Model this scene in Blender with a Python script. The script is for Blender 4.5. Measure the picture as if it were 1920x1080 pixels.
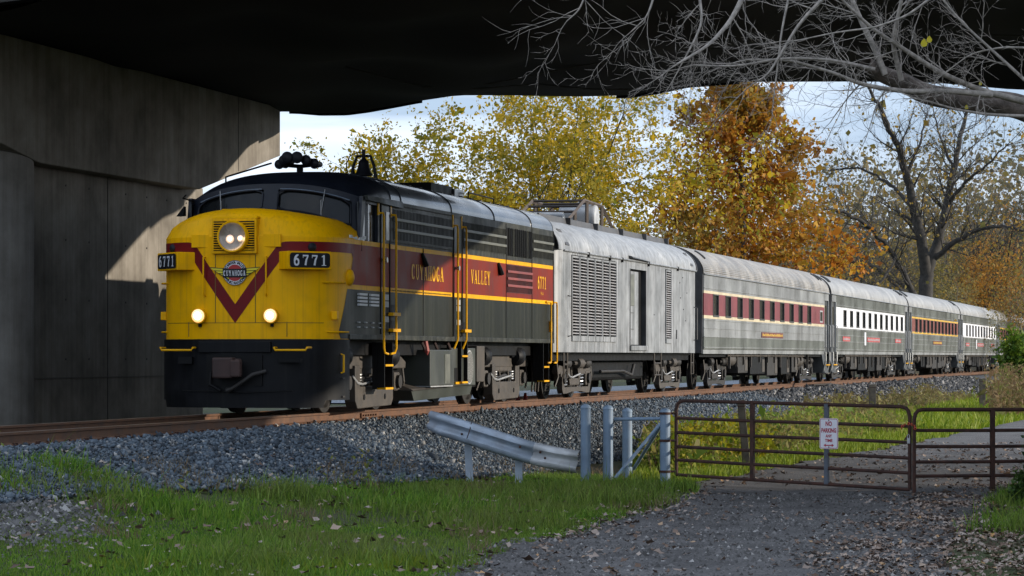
import bpy, bmesh, math, random
import numpy as np
from mathutils import Vector, Matrix

# ---------------------------------------------------------------- camera, sky, sun, exposure
scene = bpy.context.scene
for o in list(bpy.data.objects):
    bpy.data.objects.remove(o)
COL = scene.collection
R = math.radians
F_PX, HORIZON, CAM_Z = 5300.0, 668.0, 0.96
cam_data = bpy.data.cameras.new('camera')
cam_data.sensor_width = 36.0
cam_data.lens = 36.0 * F_PX / 1920.0
cam_data.shift_y = (HORIZON - 540.0) / 1920.0
cam_data.clip_start, cam_data.clip_end = 0.5, 4000.0
cam = bpy.data.objects.new('camera', cam_data)
COL.objects.link(cam)
cam.location = (0, 0, CAM_Z)
cam.rotation_euler = (R(90), 0, 0)
scene.camera = cam

# track frame: local x runs back along the train, local y to the far side, z up from the rail head
TH = math.atan(1340.0 / F_PX)
SN, CS = math.sin(TH), math.cos(TH)
NX, NY = -4.457, 46.28
ROT = math.pi / 2 - TH
def W(a, off=0.0, z=0.0):
    return Vector((NX + a * SN - off * CS, NY + a * CS + off * SN, z))
def loc(X, Y):
    u, v = X - NX, Y - NY
    return u * SN + v * CS, -u * CS + v * SN

# sun: light travels across the track from the camera's right, low
SP, SQ = 0.25, 0.255                                   # along-track and downward share of the travel direction
Lt = Vector((-SP * SN - CS, -SP * CS + SN, -SQ)).normalized()
sun_data = bpy.data.lights.new('sun', 'SUN')
sun_data.energy = 2.12
sun_data.angle = R(0.5)
sun_data.color = (1.0, 0.90, 0.76)
sun = bpy.data.objects.new('sun', sun_data)
COL.objects.link(sun)
sun.rotation_euler = Lt.to_track_quat('-Z', 'Y').to_euler()
sun.location = (60, 20, 60)
D = -Lt
SUN_EL = math.asin(D.z)
SUN_AZ = math.atan2(D.x, D.y)

world = bpy.data.worlds.new('World')
scene.world = world
world.use_nodes = True
wn, wl = world.node_tree.nodes, world.node_tree.links
wn.clear()
w_out = wn.new('ShaderNodeOutputWorld')
w_bg = wn.new('ShaderNodeBackground')
w_bg.inputs['Strength'].default_value = 0.15
sky = wn.new('ShaderNodeTexSky')
sky.sky_type = 'NISHITA'
sky.sun_disc = False
sky.sun_elevation = SUN_EL
sky.sun_rotation = SUN_AZ
sky.air_density, sky.dust_density, sky.ozone_density = 1.0, 0.25, 1.6
w_tc = wn.new('ShaderNodeTexCoord')
w_map = wn.new('ShaderNodeMapping')
w_map.inputs['Scale'].default_value = (1.6, 1.6, 17.0)
w_noise = wn.new('ShaderNodeTexNoise')
w_noise.inputs['Scale'].default_value = 2.2
w_noise.inputs['Detail'].default_value = 7.0
w_noise.inputs['Roughness'].default_value = 0.52
w_ramp = wn.new('ShaderNodeValToRGB')
w_ramp.color_ramp.elements[0].position = 0.30
w_ramp.color_ramp.elements[0].color = (0.85, 0.85, 0.85, 1)
w_ramp.color_ramp.elements[1].position = 0.66
w_ramp.color_ramp.elements[1].color = (0.96, 0.96, 0.96, 1)
w_mix = wn.new('ShaderNodeMix')
w_mix.data_type = 'RGBA'
w_cloud = wn.new('ShaderNodeValToRGB')                  # cloud sheet, blue-grey to white, same radiance units as the sky
w_cloud.color_ramp.elements[0].position = 0.40
w_cloud.color_ramp.elements[0].color = (1.55, 2.0, 2.8, 1)
w_cloud.color_ramp.elements[1].position = 0.60
w_cloud.color_ramp.elements[1].color = (3.8, 4.2, 4.8, 1)
wl.new(w_noise.outputs['Fac'], w_cloud.inputs['Fac'])
wl.new(w_cloud.outputs['Color'], w_mix.inputs[7])
wl.new(w_tc.outputs['Generated'], w_map.inputs['Vector'])
wl.new(w_map.outputs['Vector'], w_noise.inputs['Vector'])
wl.new(w_noise.outputs['Fac'], w_ramp.inputs['Fac'])
wl.new(w_ramp.outputs['Color'], w_mix.inputs[0])
wl.new(sky.outputs['Color'], w_mix.inputs[6])
wl.new(w_mix.outputs[2], w_bg.inputs['Color'])
wl.new(w_bg.outputs['Background'], w_out.inputs['Surface'])

scene.view_settings.view_transform = 'Standard'
scene.view_settings.look = 'None'
scene.view_settings.exposure = 1.0
scene.view_settings.gamma = 1.0
scene.render.engine = 'CYCLES'
scene.cycles.max_bounces = 4
scene.cycles.diffuse_bounces = 2
scene.cycles.glossy_bounces = 2
scene.cycles.caustics_reflective = False
scene.cycles.caustics_refractive = False
scene.cycles.transparent_max_bounces = 6

# ---------------------------------------------------------------- helpers
rnd = random.Random(7)

class MB:
    """collects geometry for ONE mesh object"""
    def __init__(self):
        self.v, self.f = [], []
    def add(self, vs, fs):
        n = len(self.v)
        self.v.extend([tuple(p) for p in vs])
        self.f.extend([tuple(i + n for i in f) for f in fs])
        return self
    def box(self, x0, x1, y0, y1, z0, z1):
        return self.add([(x0,y0,z0),(x1,y0,z0),(x1,y1,z0),(x0,y1,z0),(x0,y0,z1),(x1,y0,z1),(x1,y1,z1),(x0,y1,z1)],
                        [(0,3,2,1),(4,5,6,7),(0,1,5,4),(1,2,6,5),(2,3,7,6),(3,0,4,7)])
    def hexa(self, p):                                  # eight corners, bottom ring then top ring
        return self.add(p, [(0,3,2,1),(4,5,6,7),(0,1,5,4),(1,2,6,5),(2,3,7,6),(3,0,4,7)])
    def tube(self, pts, r, n=6, caps=True):
        pts = [Vector(p) for p in pts]
        rr = r if isinstance(r, (list, tuple)) else [r] * len(pts)
        base = len(self.v)
        t0 = (pts[1] - pts[0]).normalized()
        up = Vector((0, 0, 1)) if abs(t0.z) < .9 else Vector((1, 0, 0))
        side = t0.cross(up).normalized()
        for i, p in enumerate(pts):
            t = (pts[min(i + 1, len(pts) - 1)] - pts[max(i - 1, 0)]).normalized()
            side = (side - t * side.dot(t)).normalized()
            b = t.cross(side)
            for k in range(n):
                a = 2 * math.pi * k / n
                self.v.append(tuple(p + (side * math.cos(a) + b * math.sin(a)) * rr[i]))
        for i in range(len(pts) - 1):
            for k in range(n):
                a, c = base + i * n + k, base + i * n + (k + 1) % n
                self.f.append((a, c, c + n, a + n))
        if caps:
            self.f.append(tuple(base + k for k in reversed(range(n))))
            e = base + (len(pts) - 1) * n
            self.f.append(tuple(e + k for k in range(n)))
        return self
    def cyl(self, p0, p1, r, n=16):
        return self.tube([p0, p1], r, n)
    def lathe(self, o, axis, prof, n=20):               # prof: (distance along axis, radius)
        ax = Vector(axis).normalized()
        o = Vector(o)
        return self.tube([o + ax * s for s, _ in prof], [max(r, 1e-4) for _, r in prof], n) if all(
            prof[i][0] < prof[i+1][0] for i in range(len(prof)-1)) else self._lathe2(o, ax, prof, n)
    def _lathe2(self, o, ax, prof, n):
        up = Vector((0, 0, 1)) if abs(ax.z) < .9 else Vector((1, 0, 0))
        s = ax.cross(up).normalized(); b = ax.cross(s)
        base = len(self.v)
        for d, r in prof:
            for k in range(n):
                a = 2 * math.pi * k / n
                self.v.append(tuple(o + ax * d + (s * math.cos(a) + b * math.sin(a)) * max(r, 1e-4)))
        for i in range(len(prof) - 1):
            for k in range(n):
                a, c = base + i * n + k, base + i * n + (k + 1) % n
                self.f.append((a, c, c + n, a + n))
        return self
    def grid(self, rows):                               # rows[i][j] points
        n = len(self.v); m = len(rows[0])
        for r in rows:
            self.v.extend([tuple(p) for p in r])
        for i in range(len(rows) - 1):
            for j in range(m - 1):
                a = n + i * m + j
                self.f.append((a, a + 1, a + m + 1, a + m))
        return self
    def prism(self, poly, y0, y1):                      # polygon in (x, z), extruded along y
        n = len(poly)
        vs = [(x, y0, z) for x, z in poly] + [(x, y1, z) for x, z in poly]
        fs = [tuple(range(n)), tuple(range(2 * n - 1, n - 1, -1))]
        fs += [(i + n, (i + 1) % n + n, (i + 1) % n, i) for i in range(n)]
        return self.add(vs, fs)
    def prism_x(self, poly, x0, x1):                    # polygon in (y, z), extruded along x
        n = len(poly)
        vs = [(x0, y, z) for y, z in poly] + [(x1, y, z) for y, z in poly]
        fs = [tuple(range(n)), tuple(range(2 * n - 1, n - 1, -1))]
        fs += [(i + n, (i + 1) % n + n, (i + 1) % n, i) for i in range(n)]
        return self.add(vs, fs)
    def mesh(self, name, m=None, smooth=None):
        me = bpy.data.meshes.new(name)
        me.from_pydata(self.v, [], self.f)
        if m: me.materials.append(m)
        if smooth is not None:
            me.shade_smooth()
            me.set_sharp_from_angle(angle=R(smooth))
        me.update()
        return me
    def build(self, name, m, parent=None, smooth=None, bevel=None, fix=False):
        me = self.mesh(name, m, smooth)
        if fix:
            b = bmesh.new(); b.from_mesh(me)
            bmesh.ops.recalc_face_normals(b, faces=b.faces); b.to_mesh(me); b.free()
        o = bpy.data.objects.new(name, me)
        COL.objects.link(o)
        o.parent = parent
        if bevel:
            md = o.modifiers.new('bevel', 'BEVEL'); md.width = bevel; md.segments = 2
            md.limit_method = 'ANGLE'; md.angle_limit = R(40)
        return o

def tag(o, label=None, cat=None, group=None, kind=None):
    if label: o['label'] = label
    if cat: o['category'] = cat
    if group: o['group'] = group
    if kind: o['kind'] = kind
    return o
def empty(name, p=(0, 0, 0), rz=0.0):
    o = bpy.data.objects.new(name, None)
    o.empty_display_size = 0.3
    o.location = p; o.rotation_euler = (0, 0, rz)
    COL.objects.link(o)
    return o
def inst(name, me, parent, p=(0, 0, 0), rot=None, sc=None):
    o = bpy.data.objects.new(name, me)
    o.location = p
    if rot: o.rotation_euler = rot
    if sc: o.scale = sc
    o.parent = parent
    COL.objects.link(o)
    return o
def copy_tree(o, parent=None):
    c = o.copy(); COL.objects.link(c); c.parent = parent
    for ch in list(o.children):
        copy_tree(ch, c)
    return c
def np_mesh(name, V, Fq, m=None):
    """fast mesh from numpy arrays, Fq is (n,3) or (n,4)"""
    me = bpy.data.meshes.new(name)
    V = np.asarray(V, dtype=np.float32); Fq = np.asarray(Fq, dtype=np.int32)
    k = Fq.shape[1]
    me.vertices.add(len(V)); me.vertices.foreach_set('co', V.ravel())
    me.loops.add(Fq.size); me.loops.foreach_set('vertex_index', Fq.ravel())
    me.polygons.add(len(Fq))
    me.polygons.foreach_set('loop_start', np.arange(0, Fq.size, k, dtype=np.int32))
    me.update(calc_edges=True)
    if m: me.materials.append(m)
    return me

# ---------------------------------------------------------------- materials
def mat(name, col, rough=.6, metal=0., var=.12, vscale=3., streak=0., scol=None, bump=0., bscale=60., coat=0., spec=.5, dirt=0., dcol=(.05,.045,.04), dscale=1.5, run=0., rcol=(.05,.045,.04)):
    """principled paint with noise tint, vertical streaks (object z), blotches and fine bump"""
    m = bpy.data.materials.new(name); m.use_nodes = True
    nt = m.node_tree; N, L = nt.nodes, nt.links
    b = N['Principled BSDF']
    b.inputs['Roughness'].default_value = rough; b.inputs['Metallic'].default_value = metal
    b.inputs['Coat Weight'].default_value = coat; b.inputs['Specular IOR Level'].default_value = spec
    tc = N.new('ShaderNodeTexCoord')
    def noise(scale, sx=1, sy=1, sz=1, det=4):
        mp = N.new('ShaderNodeMapping'); mp.inputs['Scale'].default_value = (sx, sy, sz)
        L.new(tc.outputs['Object'], mp.inputs['Vector'])
        n = N.new('ShaderNodeTexNoise'); n.inputs['Scale'].default_value = scale; n.inputs['Detail'].default_value = det
        L.new(mp.outputs['Vector'], n.inputs['Vector'])
        return n.outputs['Fac']
    def ramp(s, p0, p1, v0=0., v1=1.):
        r = N.new('ShaderNodeMapRange'); r.inputs['From Min'].default_value = p0; r.inputs['From Max'].default_value = p1
        r.inputs['To Min'].default_value = v0; r.inputs['To Max'].default_value = v1
        L.new(s, r.inputs['Value']); return r.outputs['Result']
    def mix(fac, c0, c1, mode='MIX'):
        x = N.new('ShaderNodeMix'); x.data_type = 'RGBA'; x.blend_type = mode
        L.new(fac, x.inputs[0])
        for s, c in ((6, c0), (7, c1)):
            if isinstance(c, tuple): x.inputs[s].default_value = (*c, 1)
            else: L.new(c, x.inputs[s])
        return x.outputs[2]
    lo = tuple(max(0, c * (1 - var * 1.6)) for c in col); hi = tuple(min(1, c * (1 + var)) for c in col)
    n1 = noise(vscale, det=6)
    c = mix(ramp(n1, .3, .7), lo, hi)
    if streak:
        c = mix(ramp(noise(3.2, 2.4, 2.4, .12, 5), .48, .74, 0, streak), c, scol or (.03, .03, .03))
    if run:                                              # dirty run-off lines
        c = mix(ramp(noise(5.5, 3.2, 3.2, .07, 6), .52, .66, 0, run), c, rcol)
    if dirt:
        c = mix(ramp(noise(dscale, det=8), .5, .72, 0, dirt), c, dcol)
    L.new(c, b.inputs['Base Color'])
    rr = ramp(n1, .3, .7, max(.02, rough - .1), min(1, rough + .12)); L.new(rr, b.inputs['Roughness'])
    if bump:
        bp = N.new('ShaderNodeBump'); bp.inputs['Strength'].default_value = bump; bp.inputs['Distance'].default_value = .02
        L.new(noise(bscale, det=5), bp.inputs['Height']); L.new(bp.outputs['Normal'], b.inputs['Normal'])
    return m

def island_mat(name, cols, rough=.7, trans=0., pos=None, spec=.3, low=None):
    """colour picked at random for every leaf / blade / stone (mesh island)"""
    m = bpy.data.materials.new(name); m.use_nodes = True
    N, L = m.node_tree.nodes, m.node_tree.links
    b = N['Principled BSDF']; b.inputs['Roughness'].default_value = rough; b.inputs['Specular IOR Level'].default_value = spec
    g = N.new('ShaderNodeNewGeometry'); r = N.new('ShaderNodeValToRGB'); cr = r.color_ramp
    cr.interpolation = 'LINEAR'
    while len(cr.elements) < len(cols): cr.elements.new(.5)
    for i, c in enumerate(cols):
        cr.elements[i].position = pos[i] if pos else i / (len(cols) - 1)
        cr.elements[i].color = (*c, 1)
    L.new(g.outputs['Random Per Island'], r.inputs['Fac'])
    col = r.outputs['Color']
    if low:                                             # patches of another tint through the plant mass
        tc = N.new('ShaderNodeTexCoord'); n = N.new('ShaderNodeTexNoise'); n.inputs['Scale'].default_value = low[1]
        L.new(tc.outputs['Object'], n.inputs['Vector'])
        mr = N.new('ShaderNodeMapRange'); mr.inputs['From Min'].default_value = .42; mr.inputs['From Max'].default_value = .66
        mr.inputs['To Max'].default_value = low[2]
        L.new(n.outputs['Fac'], mr.inputs['Value'])
        x = N.new('ShaderNodeMix'); x.data_type = 'RGBA'; L.new(mr.outputs['Result'], x.inputs[0])
        L.new(col, x.inputs[6]); x.inputs[7].default_value = (*low[0], 1); col = x.outputs[2]
    L.new(col, b.inputs['Base Color'])
    if trans:
        t = N.new('ShaderNodeBsdfTranslucent'); L.new(col, t.inputs['Color'])
        ms = N.new('ShaderNodeMixShader'); ms.inputs['Fac'].default_value = trans
        L.new(b.outputs['BSDF'], ms.inputs[1]); L.new(t.outputs['BSDF'], ms.inputs[2])
        L.new(ms.outputs['Shader'], N['Material Output'].inputs['Surface'])
    return m

def glow(name, col, strength):
    m = bpy.data.materials.new(name); m.use_nodes = True
    b = m.node_tree.nodes['Principled BSDF']
    b.inputs['Base Color'].default_value = (.8, .8, .8, 1)
    b.inputs['Emission Color'].default_value = (*col, 1); b.inputs['Emission Strength'].default_value = strength
    return m

M = {}
M['yellow'] = mat('yellow_paint', (.95,.475,.0), .45, var=.07, vscale=1.2, streak=.18, scol=(.55,.26,.0), spec=.12, dirt=.22, dcol=(.34,.17,.02), dscale=3.5, run=.22, rcol=(.30,.15,.02))
M['yellow_rail'] = mat('yellow_handrail_paint', (.85,.43,.004), .42, spec=.2, var=.1)
M['maroon'] = mat('maroon_paint', (.225,.028,.016), .48, var=.16, vscale=1.4, streak=.45, scol=(.13,.05,.04), spec=.10)
M['maroon_nose'] = mat('maroon_stripe_paint', (.16,.008,.010), .45, var=.1, spec=.2)
M['green'] = mat('dark_green_paint', (.016,.018,.011), .40, var=.25, vscale=1.1, streak=.5, scol=(.06,.06,.045), spec=.14)  # lighter streaks stand in for vertical highlights, put into the colour
M['upper'] = mat('grey_black_paint', (.028,.030,.025), .5, spec=.18, var=.3, vscale=1.6, streak=.35, scol=(.14,.145,.12), dirt=.35, dcol=(.16,.16,.14), dscale=5.)
M['cabblack'] = mat('cab_black_paint', (.009,.012,.021), .45, var=.2, spec=.35)
M['roofblack'] = mat('roof_black_paint', (.040,.045,.054), .28, var=.25, vscale=.9, streak=.3, scol=(.12,.12,.13), coat=.35)
M['black'] = mat('underframe_black', (.006,.006,.0065), .6, var=.3, spec=.2)
M['pilot'] = mat('pilot_black', (.0045,.005,.007), .55, var=.3, dirt=.25, dcol=(.022,.021,.022), dscale=3., run=.3, rcol=(.02,.019,.018), spec=.2)
M['truckgrey'] = mat('truck_grey_grime', (.075,.063,.052), .65, var=.25, vscale=5., dirt=.4, dcol=(.03,.027,.024))
M['truckdark'] = mat('truck_dark_grime', (.024,.021,.019), .65, var=.3, vscale=5.)
M['tankgreen'] = mat('tank_green_grime', (.055,.062,.055), .5, var=.25, vscale=1.5, streak=.5, scol=(.05,.06,.035))
M['steelbright'] = mat('worn_steel', (.50,.50,.50), .35, metal=.8, var=.15)
M['louvre'] = mat('louvre_black', (.016,.017,.016), .5, var=.3, streak=.2, scol=(.05,.05,.045))
M['bar'] = mat('louvre_bar_grey', (.16,.165,.14), .45, var=.25, vscale=5)
M['redlouvre'] = mat('louvre_dark_red', (.085,.012,.012), .5, var=.3)
M['redbar'] = mat('louvre_bar_red', (.28,.06,.055), .5, var=.2)
M['white'] = mat('white_paint', (.72,.73,.76), .5, var=.08)
M['whitegrey'] = mat('soft_grey_paint', (.40,.41,.42), .5, var=.15)
M['goldtext'] = mat('gold_lettering', (.85,.42,.005), .45, spec=.2, var=.05)
M['signblack'] = mat('number_board_black', (.008,.009,.014), .5, var=.1, spec=.3)
M['logored'] = mat('emblem_red', (.42,.02,.02), .45, var=.05)
M['logoyellow'] = mat('emblem_yellow', (.72,.62,.02), .45, var=.05)
M['glass'] = mat('dark_window_glass', (.008,.010,.012), .10, var=.2, spec=.28)
M['glass2'] = mat('coach_window_glass', (.022,.024,.024), .10, var=.2, spec=.6)
M['silver'] = mat('weathered_silver', (.275,.288,.30), .5, metal=.2, var=.22, vscale=1.3, streak=.75, scol=(.54,.55,.57), dirt=.38, dcol=(.085,.08,.075), dscale=4.5, run=.6, rcol=(.13,.125,.12))
M['silverslat'] = mat('silver_slat', (.50,.49,.50), .5, metal=.2, var=.2)
M['silverroof'] = mat('weathered_silver_roof', (.36,.37,.38), .48, metal=.25, var=.22, vscale=1.1, streak=.5, scol=(.62,.63,.64), dirt=.5, dcol=(.09,.085,.08), dscale=5, run=.45, rcol=(.13,.125,.12))
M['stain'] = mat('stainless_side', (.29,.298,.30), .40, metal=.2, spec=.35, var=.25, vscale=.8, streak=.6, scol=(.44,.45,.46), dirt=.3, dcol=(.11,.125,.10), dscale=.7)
M['staingreen'] = mat('stainless_side_green_reflection_tint', (.14,.15,.135), .40, spec=.35, metal=.2, var=.3, vscale=.8, streak=.5, scol=(.27,.28,.26))  # green-grey reflection of the surroundings put into the base colour
M['stainroof'] = mat('grimy_stainless_roof', (.34,.325,.305), .5, metal=.3, var=.25, vscale=1.5, streak=.5, scol=(.20,.17,.14), dirt=.35, dcol=(.16,.13,.11), dscale=1.2)
M['stainroof2'] = mat('pale_coach_roof', (.40,.40,.395), .5, metal=.3, var=.2, vscale=1.2, streak=.3, scol=(.25,.22,.2))
M['coachmaroon'] = mat('coach_maroon_band', (.20,.038,.045), .48, var=.14, vscale=1.2)
M['coachred'] = mat('coach_brown_red_band', (.21,.055,.040), .48, var=.12)
M['cream'] = mat('cream_stripe', (.62,.53,.36), .5, var=.1)
M['coachwhite'] = mat('coach_white_band', (.80,.80,.83), .5, var=.06)
M['coachyellow'] = mat('coach_yellow_stripe', (.68,.42,.06), .5, var=.1)
M['plate_red'] = mat('name_plate_red', (.50,.09,.09), .5, var=.15)
M['plate_brown'] = mat('name_plate_brown', (.16,.045,.035), .5, var=.15)
M['door_dark'] = mat('end_door_dark', (.06,.062,.062), .45, metal=.2, var=.25)
M['concrete'] = None
M['rust_rail'] = mat('rusty_rail_side', (.145,.070,.037), .75, var=.25, vscale=6., dirt=.4, dcol=(.12,.06,.035), dscale=3, bump=.2)
M['railtop'] = mat('rail_head', (.22,.16,.12), .42, metal=.5, var=.2)
M['tie'] = mat('weathered_tie', (.055,.045,.038), .85, var=.35, vscale=9, bump=.4)
M['galv'] = mat('galvanised_blue_grey', (.38,.44,.52), .5, metal=.2, var=.16, vscale=3, streak=.2, scol=(.24,.26,.29), dirt=.3, dcol=(.20,.18,.17), dscale=5)
M['galv2'] = mat('galvanised_pale_patch', (.52,.53,.54), .45, metal=.2, var=.15, vscale=5, dirt=.2, dcol=(.3,.25,.2), dscale=8)
M['postblue'] = mat('blue_grey_pipe_paint', (.20,.28,.38), .5, var=.12, vscale=4, streak=.2, scol=(.16,.19,.23), dirt=.18, dcol=(.16,.10,.07), dscale=7)
M['rust'] = mat('dark_rust', (.060,.026,.019), .8, var=.35, vscale=9, dirt=.5, dcol=(.10,.038,.02), dscale=14, bump=.3, bscale=120)
M['gategrey'] = mat('bare_gate_steel', (.10,.115,.14), .6, var=.3, dirt=.6, dcol=(.07,.03,.02), dscale=9)
M['wood'] = mat('weathered_wood', (.15,.125,.095), .85, var=.3, vscale=6, streak=.5, scol=(.06,.05,.04), bump=.4)
M['signwhite'] = mat('sign_white', (.78,.76,.80), .5, var=.04, dirt=.12, dcol=(.5,.45,.45), dscale=6)
M['signred'] = mat('sign_red', (.42,.02,.045), .5, var=.05)
M['orange'] = mat('orange_plastic', (.65,.10,.04), .5, var=.1)
M['net'] = mat('black_netting', (.013,.0135,.014), .9, var=.6, vscale=.45, spec=.15)
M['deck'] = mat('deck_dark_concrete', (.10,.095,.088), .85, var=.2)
M['headbulb'] = glow('lamp_warm_white', (1., .80, .48), 26.)
M['headlow'] = glow('headlight_reflection_glow', (1., .50, .18), .30)
M['bulb'] = glow('headlight_bulb', (1., .68, .34), 4.2)
M['reflector'] = mat('headlight_reflector', (.42,.37,.32), .3, metal=.4, var=.3)
M['ditch'] = glow('ditch_lamp_core', (1., .86, .60), 2.6)
M['ditchring'] = glow('ditch_lamp_rim_glow', (1., .48, .12), .75)
M['coupler'] = mat('coupler_rust', (.055,.030,.026), .7, var=.3)
M['flag'] = mat('faded_red_tag', (.35,.07,.06), .6)
M['rubberdia'] = mat('diaphragm_rubber', (.085,.085,.09), .6, var=.25, streak=.3, scol=(.04,.04,.04))
# ---------------------------------------------------------------- lettering: condensed roman capitals drawn as strokes
def arc(cx, cy, rx, ry, a0, a1, n=10):
    return [(cx + rx * math.cos(R(a0 + (a1 - a0) * i / n)), cy + ry * math.sin(R(a0 + (a1 - a0) * i / n))) for i in range(n + 1)]
TK, TN, SF = .20, .085, .06
GLY = {   # list of (polyline, width); letters live in a unit box
 'C': [(arc(.55,.5,.36,.45,50,310,14), [.10]+[.13]*3+[.2]*7+[.13]*3+[.08]), ([(.80,.72),(.80,.97)], .07), ([(.80,.08),(.80,.22)], .07)],
 'U': [([(.24,.97),(.24,.30)], TK), (arc(.5,.30,.26,.26,180,360,8), .12), ([(.76,.30),(.76,.97)], TN), ([(.06,.97),(.42,.97)], SF), ([(.62,.97),(.92,.97)], SF)],
 'Y': [([(.16,.97),(.5,.45)], TK), ([(.84,.97),(.5,.45)], TN), ([(.5,.48),(.5,.03)], TK), ([(.0,.97),(.34,.97)], SF), ([(.68,.97),(1.,.97)], SF), ([(.32,.03),(.68,.03)], SF)],
 'A': [([(.16,.03),(.48,.98)], TN), ([(.46,.98),(.82,.03)], TK), ([(.26,.33),(.70,.33)], .08), ([(.02,.03),(.30,.03)], SF), ([(.64,.03),(1.,.03)], SF)],
 'H': [([(.22,.03),(.22,.97)], TK), ([(.78,.03),(.78,.97)], TK), ([(.22,.52),(.78,.52)], .08), ([(.04,.97),(.40,.97)], SF), ([(.60,.97),(.96,.97)], SF), ([(.04,.03),(.40,.03)], SF), ([(.60,.03),(.96,.03)], SF)],
 'O': [(arc(.5,.5,.36,.45,0,360,20), .17)],
 'G': [(arc(.55,.5,.36,.45,50,320,14), [.10]+[.13]*3+[.2]*7+[.13]*3+[.1]), ([(.80,.72),(.80,.97)], .07), ([(.80,.08),(.80,.42)], .16), ([(.58,.43),(.94,.43)], SF)],
 'V': [([(.18,.97),(.52,.03)], TK), ([(.84,.97),(.52,.03)], TN), ([(.02,.97),(.36,.97)], SF), ([(.68,.97),(1.,.97)], SF)],
 'L': [([(.28,.03),(.28,.97)], TK), ([(.10,.97),(.48,.97)], SF), ([(.10,.04),(.88,.04)], .08), ([(.88,.02),(.88,.28)], .07)],
 'E': [([(.26,.03),(.26,.97)], TK), ([(.08,.96),(.84,.96)], .08), ([(.08,.04),(.88,.04)], .08), ([(.26,.52),(.62,.52)], .08), ([(.86,.02),(.86,.26)], .07), ([(.82,.76),(.82,.98)], .07), ([(.62,.42),(.62,.62)], .06)],
 '6': [(arc(.5,.32,.28,.28,0,360,18), .17), (arc(.80,.40,.58,.56,95,185,8), [.12,.14,.16,.18,.2,.2,.2,.2,.2])],
 '7': [([(.12,.90),(.88,.90)], .17), ([(.14,.98),(.14,.68)], .07), ([(.84,.90),(.58,.50),(.46,.02)], [.10,.18,.22])],
 '1': [([(.52,.03),(.52,.98)], .22), ([(.52,.95),(.22,.80)], .09), ([(.20,.04),(.84,.04)], .08)],
}
def glyph(ch, x0, y0, w, h, out_v, out_f, bold=1.0):
    for k, (pl, wd) in enumerate(GLY[ch]):
        P = [Vector((x0 + p[0] * w, y0 + p[1] * h, 0)) for p in pl]
        ws = wd if isinstance(wd, list) else [wd] * len(P)
        n = len(out_v)
        for i, p in enumerate(P):
            t = (P[min(i+1, len(P)-1)] - P[max(i-1, 0)]).normalized()
            nn = Vector((-t.y, t.x, 0))
            if (P[0] - P[-1]).length < 1e-6 and i in (0, len(P) - 1):
                t = (P[1] - P[-2]).normalized(); nn = Vector((-t.y, t.x, 0))
            hw = ws[min(i, len(ws)-1)] * .5 * (abs(nn.x) * w + abs(nn.y) * h * .75) * bold
            for s in (1, -1):
                q = p + nn * hw * s
                out_v.append((q.x, q.y, k * .0004))
        for i in range(len(P) - 1):
            a = n + 2 * i
            out_f.append((a, a + 1, a + 3, a + 2))
def roman(text, w, h, gap=.0, bold=1.0):
    """mesh data (u right, v up, depth) of a line of roman capitals with letter cell w and height h"""
    vs, fs = [], []; x = 0
    for ch in text:
        if ch != ' ': glyph(ch, x, 0, w, h, vs, fs, bold)
        x += w + gap
    return vs, fs, x - gap
SANS = {}
def sans(text, size, bold=0.0):
    """mesh data of a line set in the built-in sans face (made once, before the scene fills up)"""
    if (text, size, bold) in SANS: return SANS[(text, size, bold)]
    cu = bpy.data.curves.new('txt', 'FONT'); cu.body = text; cu.size = size; cu.offset = bold; cu.resolution_u = 2
    o = bpy.data.objects.new('txt', cu); COL.objects.link(o)
    me = bpy.data.meshes.new_from_object(o.evaluated_get(bpy.context.evaluated_depsgraph_get()))
    vs = [tuple(v.co) for v in me.vertices]; fs = [tuple(p.vertices) for p in me.polygons]
    bpy.data.objects.remove(o); bpy.data.curves.remove(cu); bpy.data.meshes.remove(me)
    SANS[(text, size, bold)] = (vs, fs)
    return vs, fs
def lay(name, vf, m, parent, o, ux, uy, un, center=True):
    """place flat lettering: origin o, axes ux (reading), uy (up), un (outwards)"""
    vs, fs = vf[0], vf[1]
    if center:
        cx = (min(v[0] for v in vs) + max(v[0] for v in vs)) / 2; cy = (min(v[1] for v in vs) + max(v[1] for v in vs)) / 2
    else: cx = cy = 0
    o, ux, uy, un = map(Vector, (o, ux, uy, un))
    return MB().add([o + ux * (v[0] - cx) + uy * (v[1] - cy) + un * v[2] for v in vs], fs).build(name, m, parent)
for _c in set('CUYAHOGAVALLEYSCENICRAILROAD'): sans(_c, .058, .002)
for _w in ('NO', 'PARKING', 'ANY', 'TIME'): sans(_w, .1, .0035)
sans('FPA-4', .10)
# ---------------------------------------------------------------- terrain, ballast, lane, track
def lerp(a, b, t): return a + (b - a) * t
def sstep(a, b, x):
    t = np.clip((x - a) / (b - a), 0, 1); return t * t * (3 - 2 * t)
def toe(a):
    """foot of the ballast slope: distance from the track centre and height, both change along the track"""
    k = [-20., -13., -9., 0.]
    return np.interp(a, k, [2.3, 2.6, 3.5, 4.4]), np.interp(a, k, [-.50, -.55, -.69, -.93])
def prof_z(r, a):
    """height of the embankment, r = metres from the track centre towards the camera, a along the track"""
    r = np.asarray(r, float); rt, zt = toe(np.asarray(a, float))
    z = np.interp(r, [-400., -6., -3.2, -1.7, 1.7], [-.62, -.50, -.42, -.215, -.215])
    t = np.clip((r - 1.7) / (rt - 1.7), 0, 1); u = np.clip((r - rt) / 5.0, 0, 1)
    return np.where(r <= 1.7, z, -.215 + (zt + .215) * t + (-1.06 - zt) * (1 - (1 - u) ** 2))
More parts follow.
